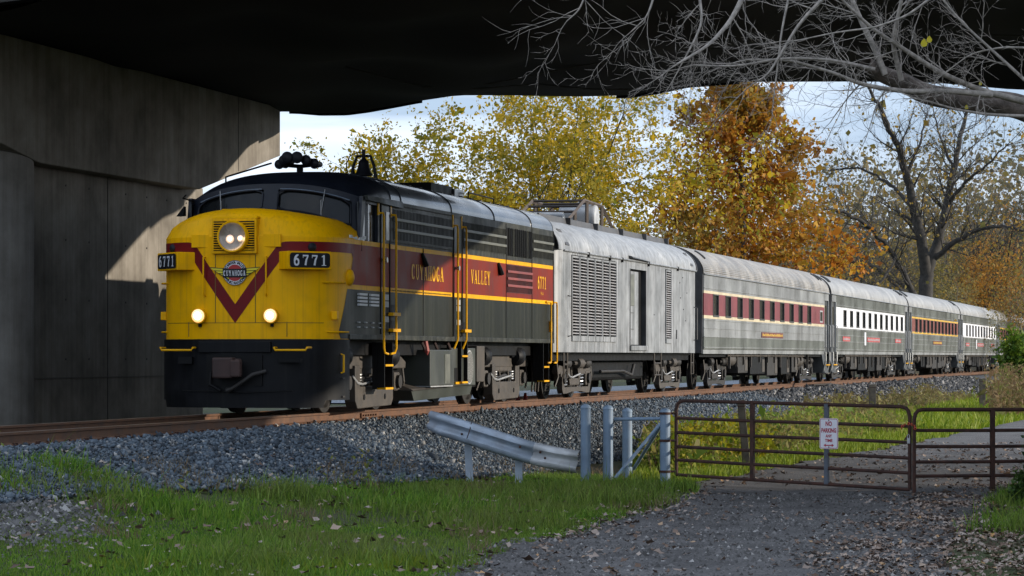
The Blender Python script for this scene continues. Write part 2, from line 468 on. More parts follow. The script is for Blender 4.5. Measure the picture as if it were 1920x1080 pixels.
def gz(X, Y):
    X = np.asarray(X, float); Y = np.asarray(Y, float)
    off = -(X - NX) * CS + (Y - NY) * SN
    along = (X - NX) * SN + (Y - NY) * CS
    z = prof_z(-off, along)
    und = .035 * np.sin(X * .9 + .4 * Y) * np.cos(Y * .7 - .3 * X) + .02 * np.sin(X * 2.3 + 1.1) * np.sin(Y * 1.9)
    return z + und * sstep(toe(along)[0] - .1, toe(along)[0] + 1.8, -off)
def gz1(X, Y): return float(gz(X, Y))

# lane: centre line and half width in world metres
LANE_L = [(-.9, 23.5), (-.55, 25.9), (.0, 30.), (1.1, 34.), (2.45, 40.), (2.9, 45.), (3.9, 48.), (5.6, 54.), (8.4, 63.), (11.6, 74.), (15.5, 88.), (24., 110.)]
LANE_R = [(3.9, 23.5), (4.1, 25.9), (4.6, 30.), (5.5, 34.), (6.9, 40.), (8.3, 45.), (9.4, 48.), (12., 54.), (15.5, 63.), (19., 74.), (23., 88.), (33., 110.)]
LLy = np.array([p[1] for p in LANE_L]); LLx = np.array([p[0] for p in LANE_L]); LRx = np.array([p[0] for p in LANE_R])
def lane_fac(X, Y):
    l = np.interp(Y, LLy, LLx); r = np.interp(Y, LLy, LRx)
    return np.minimum(X - l, r - X)                       # >0 inside

def ground_material():
    m = bpy.data.materials.new('ground_soil'); m.use_nodes = True
    N, L = m.node_tree.nodes, m.node_tree.links; b = N['Principled BSDF']; b.inputs['Roughness'].default_value = .95
    tc = N.new('ShaderNodeTexCoord')
    n1 = N.new('ShaderNodeTexNoise'); n1.inputs['Scale'].default_value = .55; n1.inputs['Detail'].default_value = 9; n1.inputs['Roughness'].default_value = .62
    n2 = N.new('ShaderNodeTexNoise'); n2.inputs['Scale'].default_value = 14; n2.inputs['Detail'].default_value = 6
    for n in (n1, n2): L.new(tc.outputs['Object'], n.inputs['Vector'])
    r1 = N.new('ShaderNodeValToRGB'); e = r1.color_ramp.elements
    e[0].position = .36; e[0].color = (.055,.043,.030,1); e[1].position = .60; e[1].color = (.050,.075,.014,1)
    x = e_ = r1.color_ramp.elements.new(.48); x.color = (.060,.066,.022,1)
    L.new(n1.outputs['Fac'], r1.inputs['Fac'])
    mx = N.new('ShaderNodeMix'); mx.data_type = 'RGBA'; mx.blend_type = 'MULTIPLY'; mx.inputs[0].default_value = .7
    r2 = N.new('ShaderNodeValToRGB'); r2.color_ramp.elements[0].color = (.35,.33,.3,1); r2.color_ramp.elements[1].color = (1.4,1.35,1.3,1)
    L.new(n2.outputs['Fac'], r2.inputs['Fac']); L.new(r1.outputs['Color'], mx.inputs[6]); L.new(r2.outputs['Color'], mx.inputs[7])
    L.new(mx.outputs[2], b.inputs['Base Color'])
    bp = N.new('ShaderNodeBump'); bp.inputs['Strength'].default_value = .6; bp.inputs['Distance'].default_value = .05
    L.new(n2.outputs['Fac'], bp.inputs['Height']); L.new(bp.outputs['Normal'], b.inputs['Normal'])
    return m
def lane_material():
    m = bpy.data.materials.new('worn_asphalt_and_gravel'); m.use_nodes = True
    N, L = m.node_tree.nodes, m.node_tree.links; b = N['Principled BSDF']; b.inputs['Roughness'].default_value = .85
    tc = N.new('ShaderNodeTexCoord')
    def nz(s, d=6):
        n = N.new('ShaderNodeTexNoise'); n.inputs['Scale'].default_value = s; n.inputs['Detail'].default_value = d
        L.new(tc.outputs['Object'], n.inputs['Vector']); return n.outputs['Fac']
    v = N.new('ShaderNodeTexVoronoi'); v.inputs['Scale'].default_value = 42; L.new(tc.outputs['Object'], v.inputs['Vector'])
    r = N.new('ShaderNodeValToRGB'); e = r.color_ramp.elements
    e[0].position = .3; e[0].color = (.055,.051,.051,1); e[1].position = .72; e[1].color = (.135,.128,.126,1)
    L.new(nz(1.1, 9), r.inputs['Fac'])
    r3 = N.new('ShaderNodeValToRGB'); r3.color_ramp.elements[0].color = (.55,.55,.55,1); r3.color_ramp.elements[1].color = (1.7,1.68,1.65,1)
    L.new(v.outputs['Color'], r3.inputs['Fac'])
    mx = N.new('ShaderNodeMix'); mx.data_type = 'RGBA'; mx.blend_type = 'MULTIPLY'; mx.inputs[0].default_value = .8
    L.new(r.outputs['Color'], mx.inputs[6]); L.new(r3.outputs['Color'], mx.inputs[7])
    L.new(mx.outputs[2], b.inputs['Base Color'])
    bp = N.new('ShaderNodeBump'); bp.inputs['Strength'].default_value = .7; bp.inputs['Distance'].default_value = .02
    L.new(v.outputs['Distance'], bp.inputs['Height']); L.new(bp.outputs['Normal'], b.inputs['Normal'])
    return m
M['ground'] = ground_material(); M['lane'] = lane_material()

def axis_pts(segs):
    out = []
    for a, b, st in segs:
        n = max(1, int(round((b - a) / st))); out += [a + (b - a) * i / n for i in range(n)]
    return np.array(out + [segs[-1][1]])
gx = axis_pts([(-900, -150, 150), (-150, -14, 8), (-14, 26, .4), (26, 150, 8), (150, 900, 150)])
gy = axis_pts([(-120, 18, 6), (18, 70, .4), (70, 130, 1.2), (130, 300, 10), (300, 1500, 150)])
GX, GY = np.meshgrid(gx, gy)
GZ = gz(GX, GY) - .03
GZ -= .05 * (lane_fac(GX, GY) > .1) * (GY > 18) * (GY < 112)
nx_, ny_ = len(gx), len(gy)
idx = np.arange(nx_ * ny_).reshape(ny_, nx_)
Fq = np.stack([idx[:-1, :-1], idx[:-1, 1:], idx[1:, 1:], idx[1:, :-1]], -1).reshape(-1, 4)
me = np_mesh('ground', np.stack([GX, GY, GZ], -1).reshape(-1, 3), Fq, M['ground']); me.shade_smooth()
ground = bpy.data.objects.new('ground', me); COL.objects.link(ground); tag(ground, kind='structure')

rows = []
for y in axis_pts([(23.5, 70, .4), (70, 110, 2)]):
    l, r = float(np.interp(y, LLy, LLx)), float(np.interp(y, LLy, LRx))
    l += rnd.uniform(-.12, .12); r += rnd.uniform(-.12, .12)
    rows.append([(lerp(l, r, t), y, gz1(lerp(l, r, t), y) + (-.012 if t in (0, 1) else .004)) for t in [i / 14 for i in range(15)]])
lane = MB().grid(rows).build('access_lane', M['lane'], smooth=40); tag(lane, kind='structure')

# paved lane on the far side of the track, glimpsed between the wheels
far = MB().grid([[tuple(W(a, o, float(prof_z(-o, a)) + .012)) for o in (8.5, 10.5, 13.)] for a in range(40, 150, 6)])
far = far.build('far_road', mat('pale_road', (.20,.225,.26), .8), None); tag(far, kind='structure')

# ballast bed
bed_mat = mat('ballast_fines', (.075,.082,.092), .9, var=.45, vscale=22, bump=.8, bscale=45)
rows = []
for a in axis_pts([(-22, 40, .8), (40, 175, 4)]):
    rows.append([tuple(W(a, -r, float(prof_z(r, a)) + (.02 if -3.1 < r < float(toe(a)[0]) - .05 else -.03))) for r in [-3.3, -2.6, -1.7, -.4, .4, 1.7] + [1.7 + (float(toe(a)[0]) - 1.7) * q for q in (.25, .5, .75, 1.)]])
bed = MB().grid(rows).build('ballast_bed', bed_mat, None, smooth=60); tag(bed, kind='structure')

# track: two rails on ties (local track frame)
track = empty('railroad_track', W(0, 0, 0), ROT)
tag(track, 'rusty railroad track running under the whole train', 'track')
rail_sec = [(-.07,-.17),(.07,-.17),(.07,-.155),(.014,-.13),(.012,-.045),(.037,-.035),(.037,-.004),(.03,0),(-.03,0),(-.037,-.004),(-.037,-.035),(-.012,-.045),(-.014,-.13),(-.07,-.155)]
for s in (-1, 1):
    o = MB().prism_x([(y + s * .755, z) for y, z in rail_sec], -24, 175).build('rail', M['rust_rail'], track, fix=True)
    o.data.materials.append(M['railtop'])
    for p in o.data.polygons:
        if p.normal.z > .5 and p.center.z > -.02: p.material_index = 1
tie_me = MB().box(-.115, .115, -1.32, 1.32, -.36, -.178).mesh('tie', M['tie'])
plate_me = MB().box(-.1, .1, -.16, .16, -.178, -.168).add(*MB().box(-.06,-.035,-.12,-.09,-.17,-.135).__dict__.values()).add(*MB().box(.035,.06,-.12,-.09,-.17,-.135).__dict__.values()).mesh('tie_plate', M['rust'])
i = 0; a = -14.
while a < 115:
    t = inst('tie', tie_me, track, (a + rnd.uniform(-.03,.03), rnd.uniform(-.05,.05), rnd.uniform(-.006,.004)), (0, 0, rnd.uniform(-.015,.015)))
    if a < 45:
        inst('tie_plate', plate_me, t, (0, -.755, .002))
    a += .55 if a < 60 else .62
# rail joint bars on the near rail
jb = MB()
for a in (4.6,):
    jb.box(a - .45, a + .45, -.80, -.775, -.13, -.05)
    for k in range(6): jb.cyl((a - .38 + k * .15, -.83, -.09), (a - .38 + k * .15, -.80, -.09), .018, 6)
jb.build('joint_bar', M['rust_rail'], track)

# loose ballast stones
def stones(name, n, fa, fr, size, m, seed):
    g = np.random.default_rng(seed)
    a = fa(g, n); r = fr(g, n, a)
    X = NX + a * SN + r * CS; Y = NY + a * CS - r * SN
    Z = prof_z(r, a) + .035
    base = np.array([(1,0,0),(-1,0,0),(0,1,0),(0,-1,0),(0,0,1),(0,0,-1)], float)
    tri = np.array([(0,2,4),(2,1,4),(1,3,4),(3,0,4),(2,0,5),(1,2,5),(3,1,5),(0,3,5)])
    sz = size * g.lognormal(0, .35, n)
    V = base[None] * (.65 + .7 * g.random((n, 6, 1))) * (sz[:, None, None] * (.6 + .8 * g.random((n, 1, 3)) * np.array([1, 1, .75])))
    q = g.normal(size=(n, 4)); q /= np.linalg.norm(q, axis=1, keepdims=True)
    w, x, y, z = q.T
    Rm = np.stack([1-2*(y*y+z*z), 2*(x*y-z*w), 2*(x*z+y*w), 2*(x*y+z*w), 1-2*(x*x+z*z), 2*(y*z-x*w), 2*(x*z-y*w), 2*(y*z+x*w), 1-2*(x*x+y*y)], -1).reshape(n, 3, 3)
    V = np.einsum('nij,nkj->nki', Rm, V)
    V += np.stack([X, Y, Z + g.normal(0, .014, n)], -1)[:, None]
    Fc = (tri[None] + (np.arange(n) * 6)[:, None, None]).reshape(-1, 3)
    o = bpy.data.objects.new(name, np_mesh(name, V.reshape(-1, 3), Fc, m)); COL.objects.link(o)
    return o
stone_mat = island_mat('ballast_stone', [(.030,.038,.048),(.085,.110,.138),(.14,.17,.20),(.18,.18,.18),(.50,.48,.45)], .8, pos=[0,.35,.8,.93,1])
o = stones('ballast_stones', 69000, lambda g, n: -19 + 61 * g.random(n) ** 1.15, lambda g, n, a: 1.1 + (toe(a)[0] - .85 + .35 * g.random(n)) * g.random(n) ** .9, .0225, stone_mat, 3)
tag(o, 'grey crushed ballast stones sloping down from the near rail', 'ballast', kind='stuff')
o2 = stones('crib_stones', 6000, lambda g, n: -14 + 50 * g.random(n), lambda g, n, a: -1.2 + 2.4 * g.random(n), .03, stone_mat, 4)
for v in o2.data.vertices: v.co.z -= .0
tag(o2, 'grey ballast stones between the rails', 'ballast', kind='stuff')
o3 = stones('far_ballast_stones', 9000, lambda g, n: 42 + 75 * g.random(n), lambda g, n, a: 1.2 + 3.2 * g.random(n), .055, island_mat('far_ballast_stone', [(.035,.037,.04),(.10,.10,.102),(.36,.34,.32)], .8, pos=[0,.75,1]), 5)
tag(o3, 'pale ballast strewn beside the track along the coaches', 'ballast', kind='stuff')
# ---------------------------------------------------------------- bridge: pier on the far side, deck with netting overhead
def concrete_material(name, c0, c1):
    m = bpy.data.materials.new(name); m.use_nodes = True
    N, L = m.node_tree.nodes, m.node_tree.links; b = N['Principled BSDF']; b.inputs['Roughness'].default_value = .9
    b.inputs['Specular IOR Level'].default_value = .25
    tc = N.new('ShaderNodeTexCoord')
    def nz(s, sc, d=6):
        mp = N.new('ShaderNodeMapping'); mp.inputs['Scale'].default_value = sc; L.new(tc.outputs['Object'], mp.inputs['Vector'])
        n = N.new('ShaderNodeTexNoise'); n.inputs['Scale'].default_value = s; n.inputs['Detail'].default_value = d
        n.inputs['Roughness'].default_value = .62
        L.new(mp.outputs['Vector'], n.inputs['Vector']); return n.outputs['Fac']
    def rmp(src, p0, c0, p1, c1):
        r = N.new('ShaderNodeValToRGB'); e = r.color_ramp.elements
        e[0].position = p0; e[0].color = (*c0, 1); e[1].position = p1; e[1].color = (*c1, 1)
        L.new(src, r.inputs['Fac']); return r.outputs['Color']
    def mul(a, b_, f):
        x = N.new('ShaderNodeMix'); x.data_type = 'RGBA'; x.blend_type = 'MULTIPLY'; x.inputs[0].default_value = f
        L.new(a, x.inputs[6]); L.new(b_, x.inputs[7]); return x.outputs[2]
    base = rmp(nz(.7, (1, 1, 1), 9), .34, c0, .66, c1)
    streak = rmp(nz(2.6, (2.2, 2.2, .10)), .36, (.80, .78, .75), .60, (1.06, 1.06, 1.05))   # run-off streaks
    boards = rmp(nz(9., (2.2, 2.2, .03), 3), .35, (.95, .95, .945), .62, (1.02, 1.02, 1.02))  # board marks
    c = mul(mul(base, streak, .85), boards, .8)
    L.new(c, b.inputs['Base Color'])
    bp = N.new('ShaderNodeBump'); bp.inputs['Strength'].default_value = .35; bp.inputs['Distance'].default_value = .02
    L.new(nz(14., (1, 1, .25), 8), bp.inputs['Height']); L.new(bp.outputs['Normal'], b.inputs['Normal'])
    return m
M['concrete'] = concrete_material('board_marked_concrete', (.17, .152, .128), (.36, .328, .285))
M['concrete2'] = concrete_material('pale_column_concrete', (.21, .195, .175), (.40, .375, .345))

pier = empty('bridge_pier', W(0, 0, 0), ROT)
tag(pier, 'tall board-marked concrete bridge pier with overhanging cap behind the locomotive', 'bridge pier')
MB().box(-9, 17.1, 7.0, 8.5, -1.2, 4.80).build('wall', M['concrete'], pier, bevel=.03)
cap_poly = [(-12, 6.6), (.6, 5.6), (6.9, 4.69), (15.7, 4.69), (21.2, 5.81), (21.2, 6.90), (20.4, 6.98), (-12, 7.0)]
MB().prism(cap_poly, 6.55, 8.95).build('cap', M['concrete'], pier, bevel=.02, fix=True)
MB().cyl((6.45, 7.62, -1.2), (6.45, 7.62, 5.6), 1.05, 48).build('column', M['concrete2'], pier, smooth=40)
j = MB()
for a in (11.4,):
    j.box(a - .012, a + .012, 6.992, 7.0, -.6, 4.7)
for a in (18.2,):
    j.box(a - .01, a + .01, 6.542, 6.55, 5.25, 7.0)
for zc in (.9, 2.1, 3.3, 4.4):
    for ac in (9.2, 10.4, 12.4, 13.6, 14.8, 16.):
        j.cyl((ac, 6.99, zc), (ac, 6.998, zc), .022, 8)
j.build('form_joint', mat('joint_dark', (.06,.055,.05), .9), pier)  # dark grey-brown of the joints and form-tie holes
for zc in (.52,):
    MB().box(-9, 17.22, 6.985, 7.0, zc, zc + .015).build('form_joint', mat('pour_line', (.16,.15,.135), .9), pier)

deck = empty('bridge_deck', W(0, 0, 0), ROT)
tag(deck, 'dark bridge deck overhead with black debris netting slung underneath', 'bridge')
SK, WD = .45, 20.
# sag of the netting edge measured along the bridge (b) from the pier
kb = np.array([-60, -8, 0, .6, 1.23, 2.03, 2.65, 3.42, 4.03, 5.23, 7.25, 8.64, 9.73, 10.4, 11.18, 12.6, 13.84, 15.28, 16.9, 18.5, 19.2, 22, 26, 31, 36, 60, 120.])
kz = np.array([7.0, 7.0, 6.97, 6.92, 6.84, 6.80, 6.83, 6.90, 6.96, 7.04, 6.90, 6.79, 6.74, 6.78, 6.88, 6.88, 6.80, 6.68, 6.54, 6.30, 6.25, 6.5, 6.95, 6.9, 7.0, 7.0, 7.0])
def net_edge(b): return float(np.interp(b, kb, kz))
bs = axis_pts([(-60, -4, 4), (-4, 40, .35), (40, 120, 4)])
rows = []
for b in bs:
    r = []
    for v in [0, .04, .15, .3, .5, .8, 1.2, 1.8, 2.6, 3.6, 4.8, 6.2, 7.8, 9.6, 11.6, 13.8, 16, 18, 20]:
        sag = .22 * math.sin(b * .55 + v * .38) * math.cos(v * .52 - .2 * b) + .10 * math.sin(1.3 * b - .8 * v)
        sag *= float(sstep(-2, 7, b)) * .85 + .15
        e = math.exp(-v / 1.6)
        z = net_edge(b) * e + (7.02 + sag) * (1 - e)
        if v < .3: z += .05 * (1 - v / .3) ** 2          # lip at the hem
        r.append((22.45 - SK * b - v, 7 - b, max(z, 6.2)))
    rows.append(r)
MB().grid(rows).build('netting', M['net'], deck, smooth=60)
def sheared(a0, a1, b0, b1, z0, z1):
    return [(a0 - SK * b0, 7 - b0, z0), (a1 - SK * b0, 7 - b0, z0), (a1 - SK * b1, 7 - b1, z0), (a0 - SK * b1, 7 - b1, z0),
            (a0 - SK * b0, 7 - b0, z1), (a1 - SK * b0, 7 - b0, z1), (a1 - SK * b1, 7 - b1, z1), (a0 - SK * b1, 7 - b1, z1)]
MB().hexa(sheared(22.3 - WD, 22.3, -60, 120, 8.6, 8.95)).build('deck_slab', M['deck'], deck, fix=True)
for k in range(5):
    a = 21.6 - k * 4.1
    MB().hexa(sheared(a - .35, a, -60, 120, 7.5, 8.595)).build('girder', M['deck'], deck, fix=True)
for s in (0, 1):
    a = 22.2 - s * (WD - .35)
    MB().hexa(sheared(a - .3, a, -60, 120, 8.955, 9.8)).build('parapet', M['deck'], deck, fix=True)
rope = mat('pale_net_seam', (.060,.058,.052), .9)
for path in ([(1.5, 8.2), (3.0, 7.2), (4.2, 6.4), (5.4, 4.4), (6.8, 3.4), (8., 2.6), (9.2, 1.6), (10.2, .5)], [(11.5, 4.3), (9.5, 3.9), (7.2, 3.7), (5.6, 4.2)], [(13., 6.6), (15.5, 5.2), (18, 5.), (20, 3.8)]):
    pts = []
    for b, v in path:
        sag = .22 * math.sin(b * .55 + v * .38) * math.cos(v * .52 - .2 * b) + .10 * math.sin(1.3 * b - .8 * v)
        e = math.exp(-v / 1.6); z = net_edge(b) * e + (7.02 + sag) * (1 - e)
        pts.append((22.45 - SK * b - v, 7 - b, z - .012))
    MB().tube(pts, .014, 5).build('net_seam', rope, deck)
# open net weave hanging along the hem, seen against the sky
hem = MB()
def hem_band(b0, b1, drop):
    n = int((b1 - b0) / .055)
    for i in range(n + 1):
        b = b0 + (b1 - b0) * i / n
        z = net_edge(b) + .05
        hem.tube([(22.46 - SK * b, 7 - b, z), (22.47 - SK * b, 7 - b, z - drop)], .007, 3, False)
    for k in range(4):
        m_ = 26
        hem.tube([(22.46 - SK * b, 7 - b, net_edge(b) + .05 - drop * k / 3.) for b in [b0 + (b1 - b0) * i / m_ for i in range(m_ + 1)]], .010 if k < 3 else .018, 3, False)
hem_band(.3, 4.2, .05); hem_band(9.4, 12.4, .05)
hem.build('net_hem', M['net'], deck)['kind'] = 'stuff'
# ---------------------------------------------------------------- locomotive
HW = 1.55
A0 = -.22                                                # front of the nose
def plan_samples():
    pts = []; Dp, n = 1.25, 2.5
    for i in range(90):
        f = math.pi / 2 * i / 89
        y = HW * math.sin(f) ** (2 / n); x = A0 + Dp * (1 - math.cos(f) ** (2 / n))
        pts.append((x, y))
    pts.append((15.7, HW))
    return pts
PL = plan_samples()
TL = [0.]
for i in range(1, len(PL)): TL.append(TL[-1] + math.hypot(PL[i][0] - PL[i-1][0], PL[i][1] - PL[i-1][1]))
def plan(t, side=-1, out=0.):
    """point of the body plan at arc length t from the nose centre; side -1 = camera side"""
    x = float(np.interp(t, TL, [p[0] for p in PL])); y = float(np.interp(t, TL, [p[1] for p in PL]))
    x2 = float(np.interp(t + .01, TL, [p[0] for p in PL])); y2 = float(np.interp(t + .01, TL, [p[1] for p in PL]))
    x1 = float(np.interp(max(t - .01, 0), TL, [p[0] for p in PL])); y1 = float(np.interp(max(t - .01, 0), TL, [p[1] for p in PL]))
    d = math.hypot(x2 - x1, y2 - y1) or 1
    nx, ny = -(y2 - y1) / d, (x2 - x1) / d
    if t < .012: nx, ny = -1, 0
    return x + nx * out, side * (y + ny * out)
TA = {round(a, 3): None for a in ()}
def t_of(a):                                             # arc length where the straight side has x = a
    return TL[-1] - (15.7 - a)
def sheet(mb, ts, zb, zt, out=0., side=-1, nz=1):
    rows = []
    for t in ts:
        x, y = plan(t, side, out); b, c = zb(t), zt(t)
        rows.append([(x, y, b + (c - b) * k / nz) for k in range(nz + 1)])
    if side > 0: rows = [list(reversed(r)) for r in rows]
    return mb.grid([list(reversed(r)) for r in rows])
def ts_range(t0, t1, st=.05):
    n = max(1, int((t1 - t0) / st)); return [t0 + (t1 - t0) * i / n for i in range(n + 1)]
K = lambda z: (lambda t: z)

loco = empty('locomotive', W(0, 0, 0), ROT)
tag(loco, 'yellow-nosed diesel locomotive with maroon V stripe at the head of the train', 'locomotive')
T1 = t_of(1.05); TE = TL[-1]
# body shell: yellow below the belt
mb = MB()
for s in (-1, 1):
    sheet(mb, ts_range(0, T1 + .1, .04) + [TE], K(1.24), K(2.91), 0, s)
body = mb.build('body', M['yellow'], loco, smooth=40)
# hood top
c0 = (1.62, 0.)
def hood_z(k, y):
    q = min((1 - k) / .30, 1.); ht = 3.40 - .26 * (abs(y) / 1.55) ** 2
    return 2.91 + (ht - 2.91) * math.sqrt(max(0, 1 - (1 - q) ** 2.2))
rows = []
tl = [t for t in ts_range(0, t_of(1.75), .06)]
ring = [plan(t, 1) for t in reversed(tl)] + [plan(t, -1) for t in tl[1:]]
for i in range(19):
    k = 1 - i / 18 * .98
    rows.append([(c0[0] + (x - c0[0]) * k, y * k, hood_z(k, y * k)) for x, y in ring])
MB().grid([list(reversed(r)) for r in rows]).build('nose_hood', M['yellow'], loco, smooth=50)
# yellow rain lip / panel seams on the nose
sm = mat('seam_dark', (.16,.09,.004), .6)  # dark brown line colour of the panel seams
s_ = MB()
for t0, z0, z1 in ((.345, 1.50, 2.62), (.86, 1.28, 1.52)):
    for sd in (-1, 1):
        x, y = plan(t0, sd, .002); s_.box(x - .003, x + .003, y - .006, y + .006, z0, z1)
for zz in (1.50,):
    for sd in (-1, 1): sheet(s_, ts_range(0, 1.5), K(zz), K(zz + .01), .002, sd)
for sd in (-1, 1): sheet(s_, ts_range(0, .345), K(2.62), K(2.632), .002, sd)
s_.build('panel_seam', sm, loco)

# maroon stripe: V on the nose, band round the corner, broad panel on the side
def soft(x, c, k=.05):                                   # smooth minimum, rounds the bend of the stripe
    return -k * math.log(math.exp(-x / k) + math.exp(-c / k))
def v_lo(t): return soft(1.50 + 1.36 * t, 2.67)
def v_hi(t): return soft(1.81 + 1.36 * t, 2.83)
tq = t_of(1.22)
for sd, nm in ((-1, 'v_stripe'), (1, 'v_stripe')):
    mb = MB(); sheet(mb, ts_range(0, tq, .02), v_lo, v_hi, .004, sd); mb.build(nm, M['maroon_nose'], loco, smooth=40)
def slant(z):                                            # rear edge of the yellow nose panel on the side
    if z > 2.60: return t_of(1.22 - .35 * (z - 2.60) / .07 * .2)
    return t_of(float(np.interp(z, [1.24, 1.35, 2.1, 2.45, 2.60], [.66, .58, .93, 1.16, 1.22])))
def side_panel(name, z0, z1, m, out, front, rear=TE, sd=-1, nz=14):
    mb = MB(); rows = []
    for k in range(nz + 1):
        z = z0 + (z1 - z0) * k / nz; t0 = front(z)
        rows.append([(*plan(t, sd, out), z) for t in [t0 + (rear - t0) * j / 24 * (0.2 if j < 6 else 1) for j in range(25)]])
    if sd > 0: rows.reverse()
    return mb.grid(rows).build(name, m, loco, smooth=40)
for sd in (-1, 1):
    side_panel('maroon_panel', 2.155, 2.67, M['maroon'], .005, slant, TE, sd)
    side_panel('maroon_panel', 2.67, 2.832, M['maroon'], .005, lambda z: tq, TE, sd, 2)
    side_panel('green_panel', 1.25, 2.075, M['green'], .005, slant, TE, sd)
    MB().box(1.0, 15.7, sd * 1.575 if sd < 0 else 1.545, -1.545 if sd < 0 else 1.575, 1.24, 1.325).build('sill', M['upper'], loco, bevel=.008)
    # upper body band with louvres
    yy = (-HW - .003, -HW + .05) if sd < 0 else (HW - .05, HW + .003)
    MB().box(2.72, 15.7, *yy, 2.912, 3.665).build('upper_side', M['upper'], loco)
    MB().box(1.98, 2.72, *yy, 3.545, 3.66).box(2.66, 2.72, *yy, 2.912, 3.545).hexa(
        [(1.62,yy[0],2.912),(1.74,yy[0],2.912),(1.74,yy[1],2.912),(1.62,yy[1],2.912),(1.76,yy[0],3.66),(1.98,yy[0],3.66),(1.98,yy[1],3.66),(1.76,yy[1],3.66)]).build('cab_side', M['cabblack'], loco)
    g_ = MB().box(1.70, 2.68, -1.50 if sd < 0 else 1.48, -1.48 if sd < 0 else 1.50, 2.912, 3.56).build('side_window', M['glass'], loco)
    MB().box(2.16, 2.20, -1.53 if sd < 0 else 1.5, -1.5 if sd < 0 else 1.53, 2.92, 3.55).build('window_post', M['steelbright'], g_)
# cab front
def low(u): return (1.44 + .30 * abs(u) ** 3, 1.552 * u, 3.33 - .42 * abs(u) ** 2.2)
def upp(u): return (1.60 + .28 * abs(u) ** 3, 1.50 * u, 3.88 - .24 * abs(u) ** 2.5)
def cabpt(u, v, out=0.):
    a, b = Vector(low(u)), Vector(upp(u))
    p = a.lerp(b, v)
    return p + Vector((-1, .5 * u ** 3, .25)).normalized() * out
us = [-1, -.96, -.90, -.8, -.65, -.5, -.35, -.2, -.085, 0, .085, .2, .35, .5, .65, .8, .90, .96, 1]
vsn = [-.25, .17, .22, .5, .76, .82, 1]
mb = MB(); rows = [[cabpt(u, v) for u in us] for v in vsn]
n = len(us); mb.v = [tuple(p) for r in rows for p in r]
for i in range(len(vsn) - 1):
    for jx in range(n - 1):
        um = (us[jx] + us[jx+1]) / 2
        hole = .17 <= vsn[i] < .82 and .085 < abs(um) < .90
        if not hole: mb.f.append((i*n+jx, i*n+jx+1, (i+1)*n+jx+1, (i+1)*n+jx))
mb.build('windscreen_frame', M['cabblack'], loco, smooth=40)
for sgn in (-1, 1):
    uu = [.05 + .88 * i / 10 for i in range(11)]
    gl = MB().grid([[cabpt(sgn * u, v, -.045) for u in uu] for v in (.10, .35, .65, .90)])
    if sgn > 0: gl.f = [tuple(reversed(f)) for f in gl.f]
    go = gl.build('windscreen', M['glass'], loco, smooth=60)
    rim = []
    for i in range(11): rim.append(cabpt(sgn * (.11 + .77 * i / 10), .81 - (.06 if i in (0, 10) else 0), .006))
    for i in range(4): rim.append(cabpt(sgn * .895, .69 - .4 * i / 3, .006))
    for i in range(11): rim.append(cabpt(sgn * (.88 - .77 * i / 10), .18 + (.06 if i in (0, 10) else 0), .006))
    for i in range(4): rim.append(cabpt(sgn * .09, .29 + .4 * i / 3, .006))
    rim.append(rim[0])
    MB().tube(rim, .017, 5, False).build('window_gasket', M['cabblack'], go, smooth=60)
    top = [cabpt(sgn * (.11 + .77 * i / 12), .83, .012) for i in range(13)]
    MB().tube(top, .012, 5).build('drip_strip', mat('blue_grey_trim', (.16,.20,.26), .4), go)
    w0, w1 = cabpt(sgn * .62, .93, .03), cabpt(sgn * .58, .28, .0)
    MB().tube([w0, w1], .008, 4).tube([w1 + Vector((0, -.0, -.15)), w1 + Vector((0, 0, .22))], .009, 4).build('wiper', M['whitegrey'], go)
# roof
def roof_sec(u):
    f = u * math.pi / 2
    return 1.553 * math.copysign(abs(math.sin(f)) ** (2 / 2.5), u), 3.645 + .535 * abs(math.cos(f)) ** (2 / 2.5)
uf = [-1 + i / 15 for i in range(31)]
def roof_pt(u, w):
    y, z = roof_sec(u); q = max(-1, min(1, y / 1.553)); p = upp(q)
    e = 1 - (1 - w) ** 2.2
    return (p[0] + (3.4 - p[0]) * w, p[1] + (y - p[1]) * e, p[2] + (z - p[2]) * e)
rows = [[roof_pt(u, w / 10) for u in uf] for w in range(11)]
MB().grid(rows).build('cab_roof', M['cabblack'], loco, smooth=50)
rows = [[(x, *roof_sec(u)) for u in uf] for x in [3.4, 5, 7, 9, 11, 13, 15.7]]
MB().grid(rows).build('roof', M['roofblack'], loco, smooth=50)
for x in (3.4, 4.05, 7.4, 10.6, 13.7):
    MB().tube([(x, roof_sec(u)[0] * 1.002, roof_sec(u)[1] + .003) for u in uf], .012, 4, False).build('roof_seam', M['roofblack'], loco)
# rear end wall
MB().prism_x([(-1.54, .95), (1.54, .95)] + [roof_sec(u) for u in reversed(uf)], 15.62, 15.69).build('rear_wall', M['black'], loco, fix=True)
# drip rail over the cab door
MB().hexa([(1.9,-1.62,3.60),(4.0,-1.62,3.56),(4.0,-1.54,3.56),(1.9,-1.54,3.60),(1.9,-1.60,3.68),(4.0,-1.60,3.68),(4.0,-1.54,3.68),(1.9,-1.54,3.68)]).build('drip_rail', M['upper'], loco)

